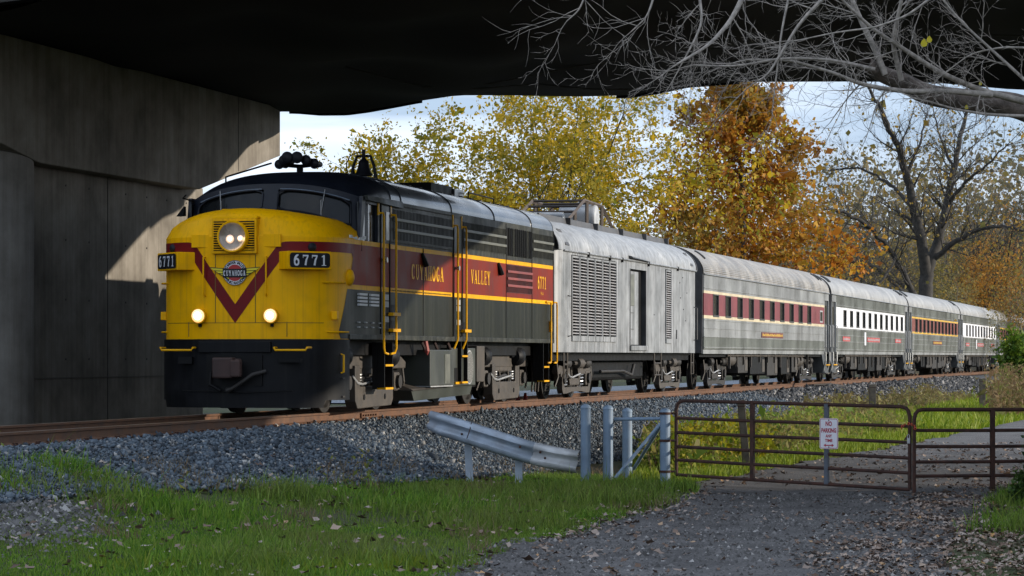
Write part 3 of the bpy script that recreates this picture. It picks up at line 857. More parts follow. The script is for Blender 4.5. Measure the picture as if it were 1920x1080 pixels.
def side_box(name, x0, x1, z0, z1, m, d=.02, parent=None, bev=None):
    return MB().box(x0, x1, -HW - .006 - d, -HW + .002, z0, z1).build(name, m, parent or loco, bevel=bev)
def louvre(x0, x1, z0, z1, nb, m, bm, nm='filter_grille'):
    g = side_box(nm, x0, x1, z0, z1, m, .006)
    h = (z1 - z0) / (nb + 1)
    for k in range(nb):
        z = z0 + h * (k + 1); side_box('grille_bar', x0, x1, z - .026, z + .026, bm, .03, g, .006)
    v = MB(); n = int((x1 - x0) / .09)
    for k in range(n):
        x = x0 + (k + .5) * (x1 - x0) / n; v.box(x - .007, x + .007, -HW - .022, -HW - .012, z0 + .01, z1 - .01)
    v.build('grille_ribs', m, g)
    return g
louvre(3.57, 7.42, 2.99, 3.535, 2, M['louvre'], M['bar'])
louvre(8.20, 11.50, 3.01, 3.53, 2, M['upper'], M['bar'])
louvre(13.78, 15.62, 3.03, 3.55, 2, M['upper'], M['bar'])
louvre(11.60, 13.70, 2.25, 2.82, 3, M['redlouvre'], M['redbar'], 'red_grille')
fan = side_box('fan_opening', 11.62, 13.68, 3.0, 3.56, M['black'], .004)
for k in range(12):
    x = 11.72 + k * .17; side_box('fan_slat', x, x + .022, 3.0, 3.56, M['bar'] if k in (2, 9) else M['louvre'], .03, fan)
# frames between panels, doors
for x0, x1, nm in ((2.80, 3.36, 'cab_door'), (7.53, 8.15, 'engine_door')):
    d = MB().box(x0, x0 + .03, -HW - .02, -HW, 1.34, 3.60).box(x1 - .03, x1, -HW - .02, -HW, 1.34, 3.60).build(nm, M['black'], loco)
    side_box('door_upper', x0 + .03, x1 - .03, 2.915, 3.56, M['tankgreen'], .004, d)
    if nm == 'cab_door': side_box('door_window', x0 + .3, x1 - .06, 2.97, 3.46, M['glass'], .012, d)
    MB().lathe((x0 + .11, -HW - .01, 2.62), (0, -1, 0), [(0, .03), (.05, .03), (.055, .05), (.09, .05)], 10).build('handle', M['steelbright'], d)
    for z in (1.98, 1.86, 1.60): side_box('notice', x0 + .2, x0 + .48, z - .05, z + .05, M['whitegrey'], .008, d)
sg = MB()
for x in (5.47, 7.48, 11.55, 13.74):
    sg.box(x - .012, x + .012, -HW - .012, -HW, 1.33, 3.64 if x > 8 else 2.91)
sg.box(15.66, 15.70, -HW - .015, -HW, 1.3, 3.66)
sg.build('panel_joint', M['black'], loco)
rv = MB()
for z, x0, x1 in ((3.60, 3.5, 7.4), (2.95, 3.5, 7.4), (2.11, 3.5, 7.4)):
    x = x0
    while x < x1:
        rv.box(x - .011, x + .011, -HW - .012, -HW - .004, z - .011, z + .011); x += .085
rv.build('rivets', M['truckgrey'], loco)
for c in (1.71, 2.38):
    for k in range(4): side_box('vent_louvre', c - .23, c + .23, 1.81 + k * .058, 1.845 + k * .058, M['white'], .035)
for k in range(4):
    x = 1.45 + k * .40
    side_box('lift_bracket', x, x + .1, 1.44, 1.46, M['whitegrey'], .03); side_box('lift_bracket', x, x + .1, 1.52, 1.54, M['whitegrey'], .03)
for x in (5.35, 10.85):
    MB().tube([(x, -HW - .02, 2.82), (x + .06, -HW - .05, 2.70), (x + .12, -HW - .06, 2.60)], [.03, .045, .06], 6).build('lift_hook', M['black'], loco)
    side_box('hook_wear', x + .1, x + .17, 2.58, 2.68, M['white'], .05)
# lettering
UX, UZ, UN = (1, 0, 0), (0, 0, 1), (0, -1, 0)
lay('lettering', roman('CUYAHOGA', .235, .27, .037, 1.15), M['goldtext'], loco, (5.76, -HW - .012, 2.475), UX, UZ, UN)
lay('lettering', roman('VALLEY', .215, .27, .034, 1.15), M['goldtext'], loco, (9.52, -HW - .012, 2.50), UX, UZ, UN)
lay('lettering', roman('6771', .18, .27, .02, 1.15), M['goldtext'], loco, (14.60, -HW - .012, 2.52), UX, UZ, UN)
lay('lettering', sans('FPA-4', .10), M['goldtext'], loco, (14.62, -HW - .012, 2.29), UX, UZ, UN)

# grab irons, ladders, steps
def grab(pts, r=.02, nm='grab_iron', m='yellow_rail', parent=None):
    return MB().tube(pts, r, 6).build(nm, M[m], parent or loco, smooth=50)
yo = -HW - .07
for x in (2.80, 3.54):
    grab([(x - .12, -HW, 3.42), (x - .04, yo, 3.42), (x, yo, 3.36), (x, yo, 1.10), (x + .05 if x < 3 else x - .08, yo, 1.02), (3.05 if x < 3 else 3.2, yo, 1.00)])
    MB().box(x - .17, x - .10, -HW - .02, -HW, 3.38, 3.62).build('grab_bracket', M['yellow_rail'], loco)
for x in (7.62, 8.24):
    grab([(x - .12, -HW, 3.42), (x - .04, yo, 3.42), (x, yo, 3.36), (x, yo, 1.28), (x - .06, yo + .06, 1.10)])
    MB().box(x - .17, x - .10, -HW - .02, -HW, 3.38, 3.62).build('grab_bracket', M['yellow_rail'], loco)
for x0, z in ((3.28, 1.72), (3.28, 1.44), (8.05, 1.47)):
    side_box('step_pocket', x0 - .1, x0 + .48, z - .03, z + .14, M['black'], .004)
    side_box('step', x0, x0 + .46, z - .055, z, M['yellow_rail'], .09)
for (x0, x1, zt, zs) in ((3.0, 3.5, 1.0, (.82, .42)), (8.05, 8.5, 1.15, (.98, .48)), (14.7, 15.2, 1.1, (.75, .45))):
    st = MB().box(x0 - .02, x1 + .02, -HW + .12, -HW + .2, zs[-1] - .03, zt + .2).build('ladder', M['black'], loco)
    for xx in (x0 - .01, x1 - .02): MB().box(xx, xx + .03, -HW - .02, -HW + .2, zs[-1], zt + .2).build('ladder_stile', M['black'], st)
    for z in zs: MB().box(x0 + .02, x1 - .02, -HW - .035, -HW + .12, z - .035, z).build('tread', M['yellow_rail'], st)
for x in (15.2, 15.75):
    grab([(x - .25 if x < 15.6 else x - .1, yo + .05, 2.12), (x - .03, yo, 2.12), (x, yo, 2.06), (x, yo, .86), (x - .05, yo, .82), (x - .3, yo, .82)])
grab([(15.95, -1.2, 2.2), (16.0, -1.2, 2.1), (16.0, -1.2, 1.0)])
MB().box(15.28, 15.40, -HW - .05, -HW, 1.48, 1.72).build('rear_marker', M['yellow_rail'], loco, bevel=.02)

# nose furniture -------------------------------------------------
X0 = A0
hb = MB().box(X0 - .06, X0 + .42, -.385, .385, 2.63, 3.20).hexa([(X0-.06,-.385,3.2),(X0+.42,-.385,3.2),(X0+.42,.385,3.2),(X0-.06,.385,3.2),(X0+.0,-.385,3.24),(X0+.7,-.385,3.24),(X0+.7,.385,3.24),(X0+.0,.385,3.24)]).build('headlight_box', M['yellow'], loco, bevel=.012)
MB().box(X0 - .064, X0 - .058, -.35, .35, 2.68, 3.16).build('grille_back', M['black'], hb)
slat = MB().hexa([(-.025,-.35,-.002),(.0,-.35,.004),(.0,.35,.004),(-.025,.35,-.002),(-.025,-.35,.009),(.0,-.35,.014),(.0,.35,.014),(-.025,.35,.009)]).mesh('grille_slat', M['yellow'])
for k in range(12): inst('grille_slat', slat, hb, (X0 - .062, 0, 2.695 + k * .039))
HL = (X0 - .06, 0, 2.905)
MB()._lathe2(Vector(HL), Vector((-1, 0, 0)), [(-.02, .262), (.09, .262), (.105, .25), (.10, .228), (.02, .222)], 36).build('headlight_rim', M['yellow'], hb, smooth=40)
MB()._lathe2(Vector(HL), Vector((-1, 0, 0)), [(.098, .226), (.075, .205), (.055, .16), (.042, .10), (.037, 0.)], 36).build('reflector', M['reflector'], hb, smooth=60)
for yy_, zz_, r_ in ((.05, -.04, .034), (-.13, -.03, .026)):
    MB().lathe((HL[0] - .045, yy_, HL[2] + zz_), (-1, 0, 0), [(0, r_ * .5), (.02, r_), (.05, r_ * .8), (.06, .005)], 14).build('bulb', M['bulb'], hb, smooth=60)
    MB().lathe((HL[0] - .042, yy_, HL[2] + zz_), (-1, 0, 0), [(0, r_ * 1.7), (.014, r_ * 2.1), (.02, r_ * 1.9)], 18).build('lamp_cup', M['headlow'], hb, smooth=60)
# hatch covers either side
for sd in (-1, 1):
    x, y = plan(.62, sd, .012); MB().box(x - .012, x + .03, y - .15, y + .15, 2.74, 2.95).build('hatch_cover', M['yellow'], loco, bevel=.006)
    pts = [plan(.53, sd, .0), plan(.53, sd, .07)]
    grab([(pts[0][0], pts[0][1], 2.58), (pts[1][0], pts[1][1], 2.58), (pts[1][0], pts[1][1], 1.98), (pts[0][0], pts[0][1], 1.94)], .014, m='yellow')
    # ditch light
    x, y = plan(.625, sd, 0.)
    dl = MB().lathe((x + .06, y, 1.62), (-1, 0, 0), [(0, .09), (.10, .125), (.17, .128), (.175, .112)], 20).build('ditch_light', M['yellow'], loco, smooth=40)
    MB().lathe((x - .10, y, 1.62), (-1, 0, 0), [(0, .112), (.02, .108), (.035, .07), (.04, .002)], 20).build('lens', M['ditchring'], dl, smooth=60)
    MB().lathe((x - .128, y, 1.62), (-1, 0, 0), [(0, .078), (.012, .06), (.018, .002)], 20).build('lamp_core', M['ditch'], dl, smooth=60)
    MB().cyl((x - .02, y, 1.50), (x - .02, y, 1.44), .03, 8).build('lamp_bracket', M['black'], dl)
    # number board box, turned 45 degrees to the side
    c, s2 = math.cos(R(45)), math.sin(R(45))
    ct = 1.16
    px, py = plan(ct, sd, 0.)
    ex = Vector((s2, sd * c, 0)); en = Vector((-c, sd * s2, 0)); o = Vector((px, py, 0)) + en * .17
    hwid = .40
    P = [o - ex * hwid, o + ex * hwid, o + ex * hwid - en * .4, o - ex * hwid - en * .4]
    bx = MB().hexa([(*p.xy, 2.37) for p in P] + [(*p.xy, 2.665) for p in P]).build('number_board', M['yellow'], loco, fix=True, bevel=.012)
    q = [o - ex * (hwid - .04) + en * .004, o + ex * (hwid - .04) + en * .004]
    rr = .05; z0, z1 = 2.40, 2.64; hw2 = hwid - .035
    pl = []
    for cx_, cz_, a0_ in ((hw2 - rr, z1 - rr, 0), (-hw2 + rr, z1 - rr, 90), (-hw2 + rr, z0 + rr, 180), (hw2 - rr, z0 + rr, 270)):
        for k in range(5):
            an = R(a0_ + 90 * k / 4); pl.append((cx_ + rr * math.cos(an), cz_ + rr * math.sin(an)))
    MB().add([(o + ex * u + en * .008) + Vector((0, 0, v)) for u, v in pl], [tuple(range(len(pl)))]).build('board_face', M['signblack'], bx)
    ux = ex if sd < 0 else -ex                           # reading direction seen from outside
    for k, ch in enumerate('6771'): lay('board_digit', roman(ch, .13, .178, 0, 1.1), M['white'], bx, o + en * .016 + ux * (k - 1.5) * .165 + Vector((0, 0, 2.52)), ux, UZ, en)
    # handholds round the corner
    for z, t0, t1 in ((2.17, 1.46, 2.06), (1.36, 1.56, 2.18)):
        ps = [plan(t0 + (t1 - t0) * k / 6, sd, .07 if 0 < k < 6 else .0) for k in range(7)]
        grab([(p[0], p[1], z) for p in ps], .014, m='yellow')
    x, y = plan(1.72, sd, .03); MB().box(x - .05, x + .05, y - .05, y + .05, 1.56, 1.70).build('jack_bracket', M['yellow'], loco, bevel=.01)
    x, y = plan(t_of(1.02), sd, 0); MB().lathe((x, y, 2.27), (0, sd, 0), [(-.02, .14), (.02, .14), (.05, .12), (.08, .06), (.09, .01)], 18).build('marker_cover', M['yellow'], loco, smooth=45)
    x, y = plan(1.28, sd, 0); nx_v = Vector((-.6, sd * .8, 0))
    MB().lathe((x, y, 2.74), nx_v, [(-.02, .075), (.02, .075), (.045, .05), (.055, .01)], 16).build('classification_lamp', M['signblack'], loco, smooth=50)
for y in (.47, -.02):
    pass
grab([(X0 + .55, .10, 3.28), (X0 + .55, .10, 3.38), (X0 + .55, .42, 3.38), (X0 + .55, .42, 3.28)], .014, m='yellow')
# emblem
em = MB().lathe((X0 - .012, 0, 2.32), (-1, 0, 0), [(0, .205), (.008, .205)], 40).build('emblem', M['white'], loco)
rg = MB()._lathe2(Vector((X0 - .021, 0, 2.32)), Vector((-1, 0, 0)), [(0, .205), (.001, .197)], 40).build('emblem_ring', M['signblack'], em)
MB().lathe((X0 - .021, 0, 2.32), (-1, 0, 0), [(0, .135), (.003, .135)], 36).build('emblem_disc', M['logored'], em)
for sd in (-1, 1):
    wg = MB()
    for k in range(4):
        z0 = 2.385 - k * .045; l = .42 - k * .083
        wg.add([(X0 - .024, sd * .10, z0 - .005), (X0 - .024, sd * l, z0 + .015 - k * .004), (X0 - .024, sd * (l - .055), z0 - .022), (X0 - .024, sd * .10, z0 - .037)], [(0,1,2,3)])
    wg.build('emblem_wing', M['logoyellow'], em)
    MB().add([(X0 - .0205, sd * .09, 2.39), (X0 - .0205, sd * .445, 2.415), (X0 - .0205, sd * .12, 2.205), (X0 - .0205, sd * .09, 2.205)], [(0,1,2,3)]).build('emblem_wing_outline', M['signblack'], em)
MB().box(X0 - .034, X0 - .026, -.205, .205, 2.245, 2.385).build('emblem_plate', M['signblack'], em, bevel=.003)
NUX, NUN = (0, -1, 0), (-1, 0, 0)
lay('emblem_lettering', roman('CUYAHOGA', .040, .088, .0085, 1.15), M['white'], em, (X0 - .039, 0, 2.315), NUX, UZ, NUN)
def ring_text(txt, r, a0, a1, flip):
    for k, ch in enumerate(txt):
        if ch == ' ': continue
        vs, fs = sans(ch, .058, .002)
        an = R(a0 + (a1 - a0) * k / (len(txt) - 1)); u = Vector((0, -math.cos(an), math.sin(an)))
        up = u if not flip else -u; ux = Vector((0, -up.z, up.y)) * -1 if False else Vector(NUX) * up.z + Vector((0, 0, 1)) * up.y
        yield vs, fs, Vector((X0 - .0235, 0, 2.32)) + u * r, ux, up
acc = MB()
for args in (('CUYAHOGA VALLEY', .168, 150, 30, False), ('SCENIC RAILROAD', .168, 208, 332, True)):
    for vs, fs, o, ux, up in ring_text(*args):
        cx = (min(v[0] for v in vs) + max(v[0] for v in vs)) / 2; cy = (min(v[1] for v in vs) + max(v[1] for v in vs)) / 2
        acc.add([o + ux * (v[0] - cx) + up * (v[1] - cy) for v in vs], fs)
acc.build('emblem_ring_lettering', M['signblack'], em)

# pilot -----------------------------------------------------------
mb = MB()
for sd in (-1, 1):
    sheet(mb, ts_range(0, t_of(.95), .05), lambda t: .12 + (.12 if t > 1.5 else 0), K(1.238), .035, sd)
pil = mb.build('pilot', M['pilot'], loco, smooth=40)
lip = MB()
for sd in (-1, 1): 
    rows = [[(*plan(t, sd, .035), 1.238) for t in ts_range(0, t_of(.95), .08)], [(*plan(t, sd, -.02), 1.242) for t in ts_range(0, t_of(.95), .08)]]
    lip.grid(rows if sd < 0 else rows[::-1])
lip.build('pilot_ledge', M['pilot'], pil)
MB().box(X0 - .055, X0 + .3, -.62, .62, 1.02, 1.20).build('buffer_plate', M['pilot'], pil, bevel=.01)
MB().box(X0 - .042, X0 + .2, -.48, .48, .48, .985).build('coupler_pocket', M['black'], pil)
MB().box(X0 - .20, X0 + .1, -.13, .20, .64, .92).box(X0 - .30, X0 - .08, -.06, .30, .60, .94).box(X0 - .34, X0 - .2, -.2, -.02, .62, .90).build('coupler', M['coupler'], pil, bevel=.03)
MB().tube([(X0 - .06, -.55, .72), (X0 - .15, -.35, .66), (X0 - .18, -.02, .44), (X0 - .16, .08, .40)], [.03, .035, .03, .05], 8).build('air_hose', M['truckdark'], pil, smooth=50)
MB().tube([(X0 - .05, .4, .7), (X0 - .14, .38, .5), (X0 - .14, .2, .40)], .025, 6).build('air_hose', M['black'], pil, smooth=50)
MB().tube([(X0 - .05, -1.3 + .3, .40), (X0 - .1, -.2, .375), (X0 - .05, .9, .40)], .012, 5).build('weld_seam', M['black'], pil)
for yc in (.98, -.98):
    x = X0 + .02
    grab([(x + .1, yc + .28, 1.10), (x - .12, yc + .28, 1.10), (x - .12, yc + .26, 1.06), (x - .12, yc - .26, 1.06), (x - .12, yc - .28, 1.10), (x + .1, yc - .28, 1.10)], .018, parent=pil)
MB().box(X0 - .02, X0 + .1, -1.12, -.74, .86, .92).box(X0 - .03, X0 + .1, .74, .98, .84, .95).build('pilot_bracket', M['black'], pil)
x, y = plan(t_of(.62), -1, .05); grab([(x, y + .04, 1.0), (x, y - .03, .98), (x, y - .03, .70), (x, y + .04, .68)], .018, parent=pil)
for k in range(2):
    x, y = plan(t_of(.66), -1, .0); MB().box(.62, .98, -HW - .02, -HW + .25, .28 + k * .3, .31 + k * .3).build('pilot_step', M['truckdark'], pil)

# roof gear -------------------------------------------------------
hn = MB().cyl((3.1, 0, 4.12), (3.1, 0, 4.28), .06, 10).tube([(3.1, -.30, 4.30), (3.1, 0, 4.27), (3.1, .30, 4.30)], .035, 8).build('horn_mount', M['black'], loco)
for y, z, r, l in ((-.31, 4.31, .085, .12), (-.20, 4.36, .09, .24), (-.07, 4.40, .105, .34), (.10, 4.40, .105, .36), (.21, 4.36, .095, .22), (.32, 4.30, .085, .14), (-.27, 4.30, .08, -.02)):
    x0 = 3.08
    MB()._lathe2(Vector((x0, y, z)), Vector((-1, 0, 0)), [(-.25, .03), (-.2, .05), (l - .14, .05), (l - .05, r * .7), (l, r), (l + .03, r), (l + .05, r * .85), (l + .06, .002)], 16).build('horn', M['signblack'], hn, smooth=50)
# bell in its yoke
by = -.28; bx_ = 5.95
bell = MB()._lathe2(Vector((bx_, by, 4.28)), Vector((0, 0, 1)), [(0, .17), (.02, .165), (.08, .125), (.2, .10), (.27, .09), (.30, .05), (.34, .03), (.34, .001)], 20).build('bell', M['signblack'], loco, smooth=50)
for s in (-1, 1):
    MB().tube([(bx_ + s * .0, by + s * .25, 4.12), (bx_, by + s * .20, 4.45), (bx_, by + s * .13, 4.64)], [.035, .03, .025], 6).build('bell_yoke', M['signblack'], bell)
MB().tube([(bx_, by - .14, 4.64), (bx_, by + .14, 4.64)], .025, 6).cyl((bx_, by, 4.6), (bx_, by, 4.76), .035, 8).build('bell_yoke', M['signblack'], bell)
grab([(bx_ - .1, by + .28, 4.18), (bx_ - .1, by + .30, 4.5), (bx_ - .08, by + .24, 4.64), (bx_ - .04, by + .12, 4.70), (bx_, by, 4.71)], .012, 'bell_air_line', 'black', bell)
grab([(bx_ + .05, by - .25, 4.15), (bx_ + .5, by - .32, 4.14)], .03, 'bell_yoke', 'truckgrey', bell)
grab([(1.95, .95, 3.93), (1.95, .95, 4.03), (2.05, .9, 4.06), (2.6, .35, 4.30)], .016, 'roof_handrail', 'black')
grab([(1.75, 1.45, 3.6), (1.6, 1.6, 3.66), (1.8, 1.62, 3.72)], .014, 'mirror_arm', 'black')
MB().hexa([(1.5,1.56,3.35),(1.65,1.74,3.35),(1.75,1.70,3.35),(1.6,1.54,3.35),(1.55,1.56,3.42),(1.65,1.60,3.52),(1.75,1.60,3.52),(1.6,1.54,3.42)]).build('wind_deflector', M['black'], loco)
MB().box(6.2, 8.6, -.02, .62, 4.2, 4.34).build('roof_hatch', M['signblack'], loco, bevel=.01)
MB().box(10.6, 12.2, -.25, .55, 4.16, 4.44).build('exhaust_stack', M['black'], loco, bevel=.01)
MB().box(12.2, 12.9, -.3, .5, 4.16, 4.40).build('fan_housing', M['roofblack'], loco, bevel=.01)
grab([(12.9, -.4, 4.2), (12.9, -.4, 4.36), (15.0, -.4, 4.34), (15.0, -.4, 4.2)], .015, 'roof_handrail', 'black')
pr = MB().tube([(5.2, -.62, 4.16), (8.4, -.66, 4.16)], .03, 6).tube([(8.6, -.66, 4.155), (15.4, -.66, 4.15)], .016, 5)
for k in range(14): pr.box(5.2 + k * .75, 5.32 + k * .75, -.72, -.58, 4.10, 4.19)
pr.build('roof_pipe', M['truckgrey'], loco, smooth=50)
grab([(5.6, -.2, 4.2), (5.6, -.2, 4.3), (5.62, -.2, 4.34), (5.66, -.2, 4.3), (5.66, -.2, 4.2)], .012, 'lifting_eye', 'black')
MB().box(15.2, 15.6, .1, .5, 4.15, 4.3).build('roof_vent', M['black'], loco)
# rolled paint flake on the nose corner: bare metal patch
pk = MB()
g = random.Random(5)
for k in range(10):
    x = 1.05 + .09 * k + g.uniform(-.02, .02); z = 2.925 + g.uniform(-.02, .015)
    pk.box(x, x + g.uniform(.05, .14), -HW - .008, -HW + .01, z, z + g.uniform(.015, .05))
pk.build('bare_metal_patch', M['white'], loco)

# underframe
MB().box(.7, 15.6, -1.30, 1.30, .98, 1.239).build('underframe', M['black'], loco)
MB().box(4.9, 11.2, -1.05, 1.05, .35, .98).build('centre_tank', M['black'], loco)
ft = MB().box(5.95, 7.45, -1.55, -.9, .42, 1.08).build('fuel_tank', M['tankgreen'], loco, bevel=.015)
MB().box(5.93, 7.47, -1.565, -.9, .395, .418).build('tank_flange', M['whitegrey'], ft)
MB().box(6.95, 7.3, -1.556, -1.552, .45, 1.0).build('tank_stain', M['bar'], ft)
bt = MB().box(7.55, 9.35, -1.50, -.9, .40, 1.12).build('battery_box', M['tankgreen'], loco, bevel=.015)
b2 = MB().box(9.36, 9.95, -1.53, -.9, .46, 1.16).build('battery_box', M['truckgrey'], loco, bevel=.015)
MB().box(7.8, 8.15, -1.508, -1.49, .45, .74).build('step_hole', M['black'], bt)
MB().box(7.8, 8.15, -1.53, -1.48, .43, .475).build('step_tread', M['yellow_rail'], bt)
ov = [( 8.85 + .30 * math.cos(R(a)), .75 + .33 * math.sin(R(a))) for a in range(0, 360, 15)]
MB().prism(ov, -1.515, -1.49).build('air_intake', M['whitegrey'], bt, fix=True)
MB().prism([(8.85 + .27 * math.cos(R(a)), .75 + .30 * math.sin(R(a))) for a in range(0, 360, 15)], -1.525, -1.51).build('intake_mesh', mat('mesh_grey', (.19,.19,.18), .6, var=.7, vscale=40), bt, fix=True)
sk_ = MB().hexa([(5.4,-1.40,.15),(9.3,-1.40,.22),(9.3,-.9,.22),(5.4,-.9,.15),(5.0,-1.46,.36),(9.3,-1.46,.44),(9.3,-.9,.44),(5.0,-.9,.36)]).build('tank_skirt', M['tankgreen'], loco, fix=True)
MB().hexa([(5.0,-1.50,.34),(9.3,-1.50,.42),(9.3,-1.2,.42),(5.0,-1.2,.34),(5.0,-1.46,.37),(9.3,-1.46,.45),(9.3,-.9,.50),(5.6,-.9,.50)]).build('skirt_ledge', M['truckgrey'], sk_, fix=True)
for x in (5.55, 6.4, 7.3): MB().tube([(x, -1.5, 1.22), (x + .1, -1.52, 1.12), (x + .2, -1.5, 1.06)], .03, 6).build('pipe', M['coupler'], loco)
MB().tube([(5.72, -1.52, 1.24), (5.74, -1.55, 1.05), (5.75, -1.55, .98)], [.045, .05, .01], 6).build('warning_tag', M['flag'], loco)

# trucks ----------------------------------------------------------
def wheel_mesh(r):
    return MB()._lathe2(Vector((0, 0, 0)), Vector((0, 1, 0)), [(-.07, .02), (-.07, r * .25), (-.03, r * .3), (-.02, r * .78), (-.065, r * .84), (-.065, r - .003), (.04, r), (.05, r + .028), (.075, r + .026), (.075, r * .84), (.03, r * .78), (.03, .02)], 36).mesh('wheel', M['truckdark'], 35)
def spring(mb, x, y, z0, z1, r=.07, turns=4):
    pts = [(x + r * math.cos(2 * math.pi * turns * k / (turns * 8)), y + r * math.sin(2 * math.pi * turns * k / (turns * 8)), z0 + (z1 - z0) * k / (turns * 8)) for k in range(turns * 8 + 1)]
    return mb.tube(pts, .018, 5)
def truck(parent, cx, wb, wr, frame_m, style, wheel_me):
    tr = empty('truck', (cx, 0, 0)); tr.parent = parent
    h = wb / 2
    for x in (-h, h):
        for s in (-1, 1):
            inst('wheel', wheel_me, tr, (x, s * .755, wr), (0, 0, 0 if s < 0 else math.pi))
        MB().cyl((x, -.75, wr), (x, .75, wr), .08, 10).build('axle', M['black'], tr)
    for s in (-1, 1):
        y0, y1 = (-1.20, -1.05) if s < 0 else (1.05, 1.20)
        if style == 'loco':
            MB().prism([(-h-.62,.86),(-h-.2,1.0),(h+.2,1.0),(h+.62,.86),(h+.60,.74),(-h-.60,.74)], y0, y1).build('side_frame', frame_m, tr, bevel=.02, fix=True)
            MB().prism([(-1.12,.46),(-1.12,.80),(-.84,.80),(-.82,.44),(.78,.44),(.80,.80),(1.12,.80),(1.14,.46),(1.14,.20),(1.02,.09),(-.98,.06),(-1.10,.18)], y0 - .05 * (s < 0), y1 + .05 * (s > 0)).build('equaliser', frame_m, tr, bevel=.015, fix=True)
            MB().box(-.72, .72, y0 + .01, y1 - .01, .64, .94).build('bolster', frame_m, tr, bevel=.03)
            for x in (-.62, .62):
                yy_ = y0 - .02 if s < 0 else y1 + .02
                ho = MB().tube([(x, yy_ - .04, .255), (x, yy_ - .034, .255)], .05, 10); ho.build('lug_hole', M['black'], tr)
                spring(MB(), x * 1.1, (y0 + y1) / 2 - .03, .46, .66).build('spring', M['steelbright'] if s < 0 else M['black'], tr, smooth=60)
            MB().tube([(-.6, y0, .52), (0, y0, .56), (.6, y0, .50)], [.02, .05, .02], 6).build('leaf_spring', M['truckdark'], tr)
        else:
            MB().prism([(-h-.45,.62),(-h-.3,.76),(-.5,.70),(-.4,.46),(.4,.46),(.5,.70),(h+.3,.76),(h+.45,.62),(h+.35,.56),(.62,.54),(.46,.30),(-.46,.30),(-.62,.54),(-h-.35,.56)], y0, y1).build('side_frame', frame_m, tr, bevel=.015, fix=True)
            MB().prism([(-h-.18,.50),(-h-.18,.22),(-h-.08,.12),(-h+.25,.12),(-.5,.16),(.5,.16),(h-.25,.12),(h+.08,.12),(h+.18,.22),(h+.18,.50),(h+.05,.5),(h-.02,.26),(-h+.02,.26),(-h-.05,.5)], y0 - .04, y1 - .06).build('equaliser', frame_m, tr, fix=True)
            for x in (-.75, .75, -h + .35, h - .35):
                spring(MB(), x, (y0 + y1) / 2, .26, .56, .06, 4).build('spring', M['steelbright'] if s < 0 else M['black'], tr, smooth=60)
        for x in (-h, h):
            jb_ = MB().box(x - .17, x + .17, y0 - .02, y1 + .02, wr - .17, wr + .17).build('journal_box', frame_m, tr, bevel=.03)
            yc = y0 - .03 if s < 0 else y1 + .03
            MB().cyl((x, yc - .05, wr), (x, yc + .05, wr), .12, 14).build('journal_cover', M['truckdark'], jb_, smooth=40)
        for x, sg_ in ((-h - .30, -1), (h - .75, 1)) if style == 'loco' else ((-.9, -1), (.9, 1)):
            rr_ = .20 if style == 'loco' else .12
            cy_ = MB()._lathe2(Vector((x, (y0 + y1) / 2 - .1 * (s < 0), .96 if style == 'loco' else .80)), Vector((sg_, 0, 0)), [(-.28, .03), (-.1, .04), (-.08, rr_ * .7), (0, rr_), (.24, rr_), (.30, rr_ * .8), (.33, .01)], 18)
            cy_.build('brake_cylinder', M['pilot'] if style == 'loco' else M['truckdark'], tr, smooth=40)
        for x in (-h - .45, h + .45, -.35, .35):
            MB().tube([(x, y0 + .03, .86), (x + .03, y0, .5), (x + .08 * (1 if x > 0 else -1), y0 + .05, .28)], .022, 5).build('brake_rod', M['truckgrey'], tr)
        MB().tube([(-h + .3, y0 - .03, .62), (-h + .5, y0 - .06, .50), (-h + .75, y0 - .06, .48), (h * .3, y0 - .04, .56)], .02, 5).build('brake_hose', M['whitegrey'], tr, smooth=60)
    MB().box(-.5, .5, -1.0, 1.0, .45, .9).build('truck_bolster', M['black'], tr)
    return tr
wl_big, wl_sm = wheel_mesh(.508), wheel_mesh(.457)
truck(loco, 3.45, 3.0, .508, M['truckgrey'], 'loco', wl_big)
truck(loco, 12.75, 3.0, .508, M['truckgrey'], 'loco', wl_big)
for k in range(3):
    MB().tube([(14.9 + k * .28, -1.25, 1.0), (14.9 + k * .28, -1.28, .5), (14.95 + k * .28, -1.25, .2)], .022, 5).build('drain_pipe', M['truckgrey'], loco)
MB().box(15.6, 16.3, -.12, .12, .75, .98).build('rear_coupler', M['black'], loco)
# ---------------------------------------------------------------- generator car (silver)
def car_sec(n=30, eave=3.28, top=4.12, hw=1.55, p=2.15):
    pts = []
    for i in range(n + 1):
        u = -1 + 2 * i / n; f = u * math.pi / 2
        pts.append((hw * math.copysign(abs(math.sin(f)) ** (2 / p), u), eave + (top - eave) * abs(math.cos(f)) ** (2 / p)))
    return pts
def fluted(sec, pitch=.055, amp=.010):
    """subdivide a roof section into small ribs"""
    P = [Vector((y, z)) for y, z in sec]; out = []
    for i in range(len(P) - 1):
        d = P[i+1] - P[i]; n = max(1, int(round(d.length / (pitch / 2)))); nr = Vector((-d.y, d.x)).normalized()
        for k in range(n):
            q = P[i] + d * k / n; s = len(out) % 2
            out.append(tuple(q + nr * (amp if s else 0)))
    out.append(tuple(P[-1])); return out

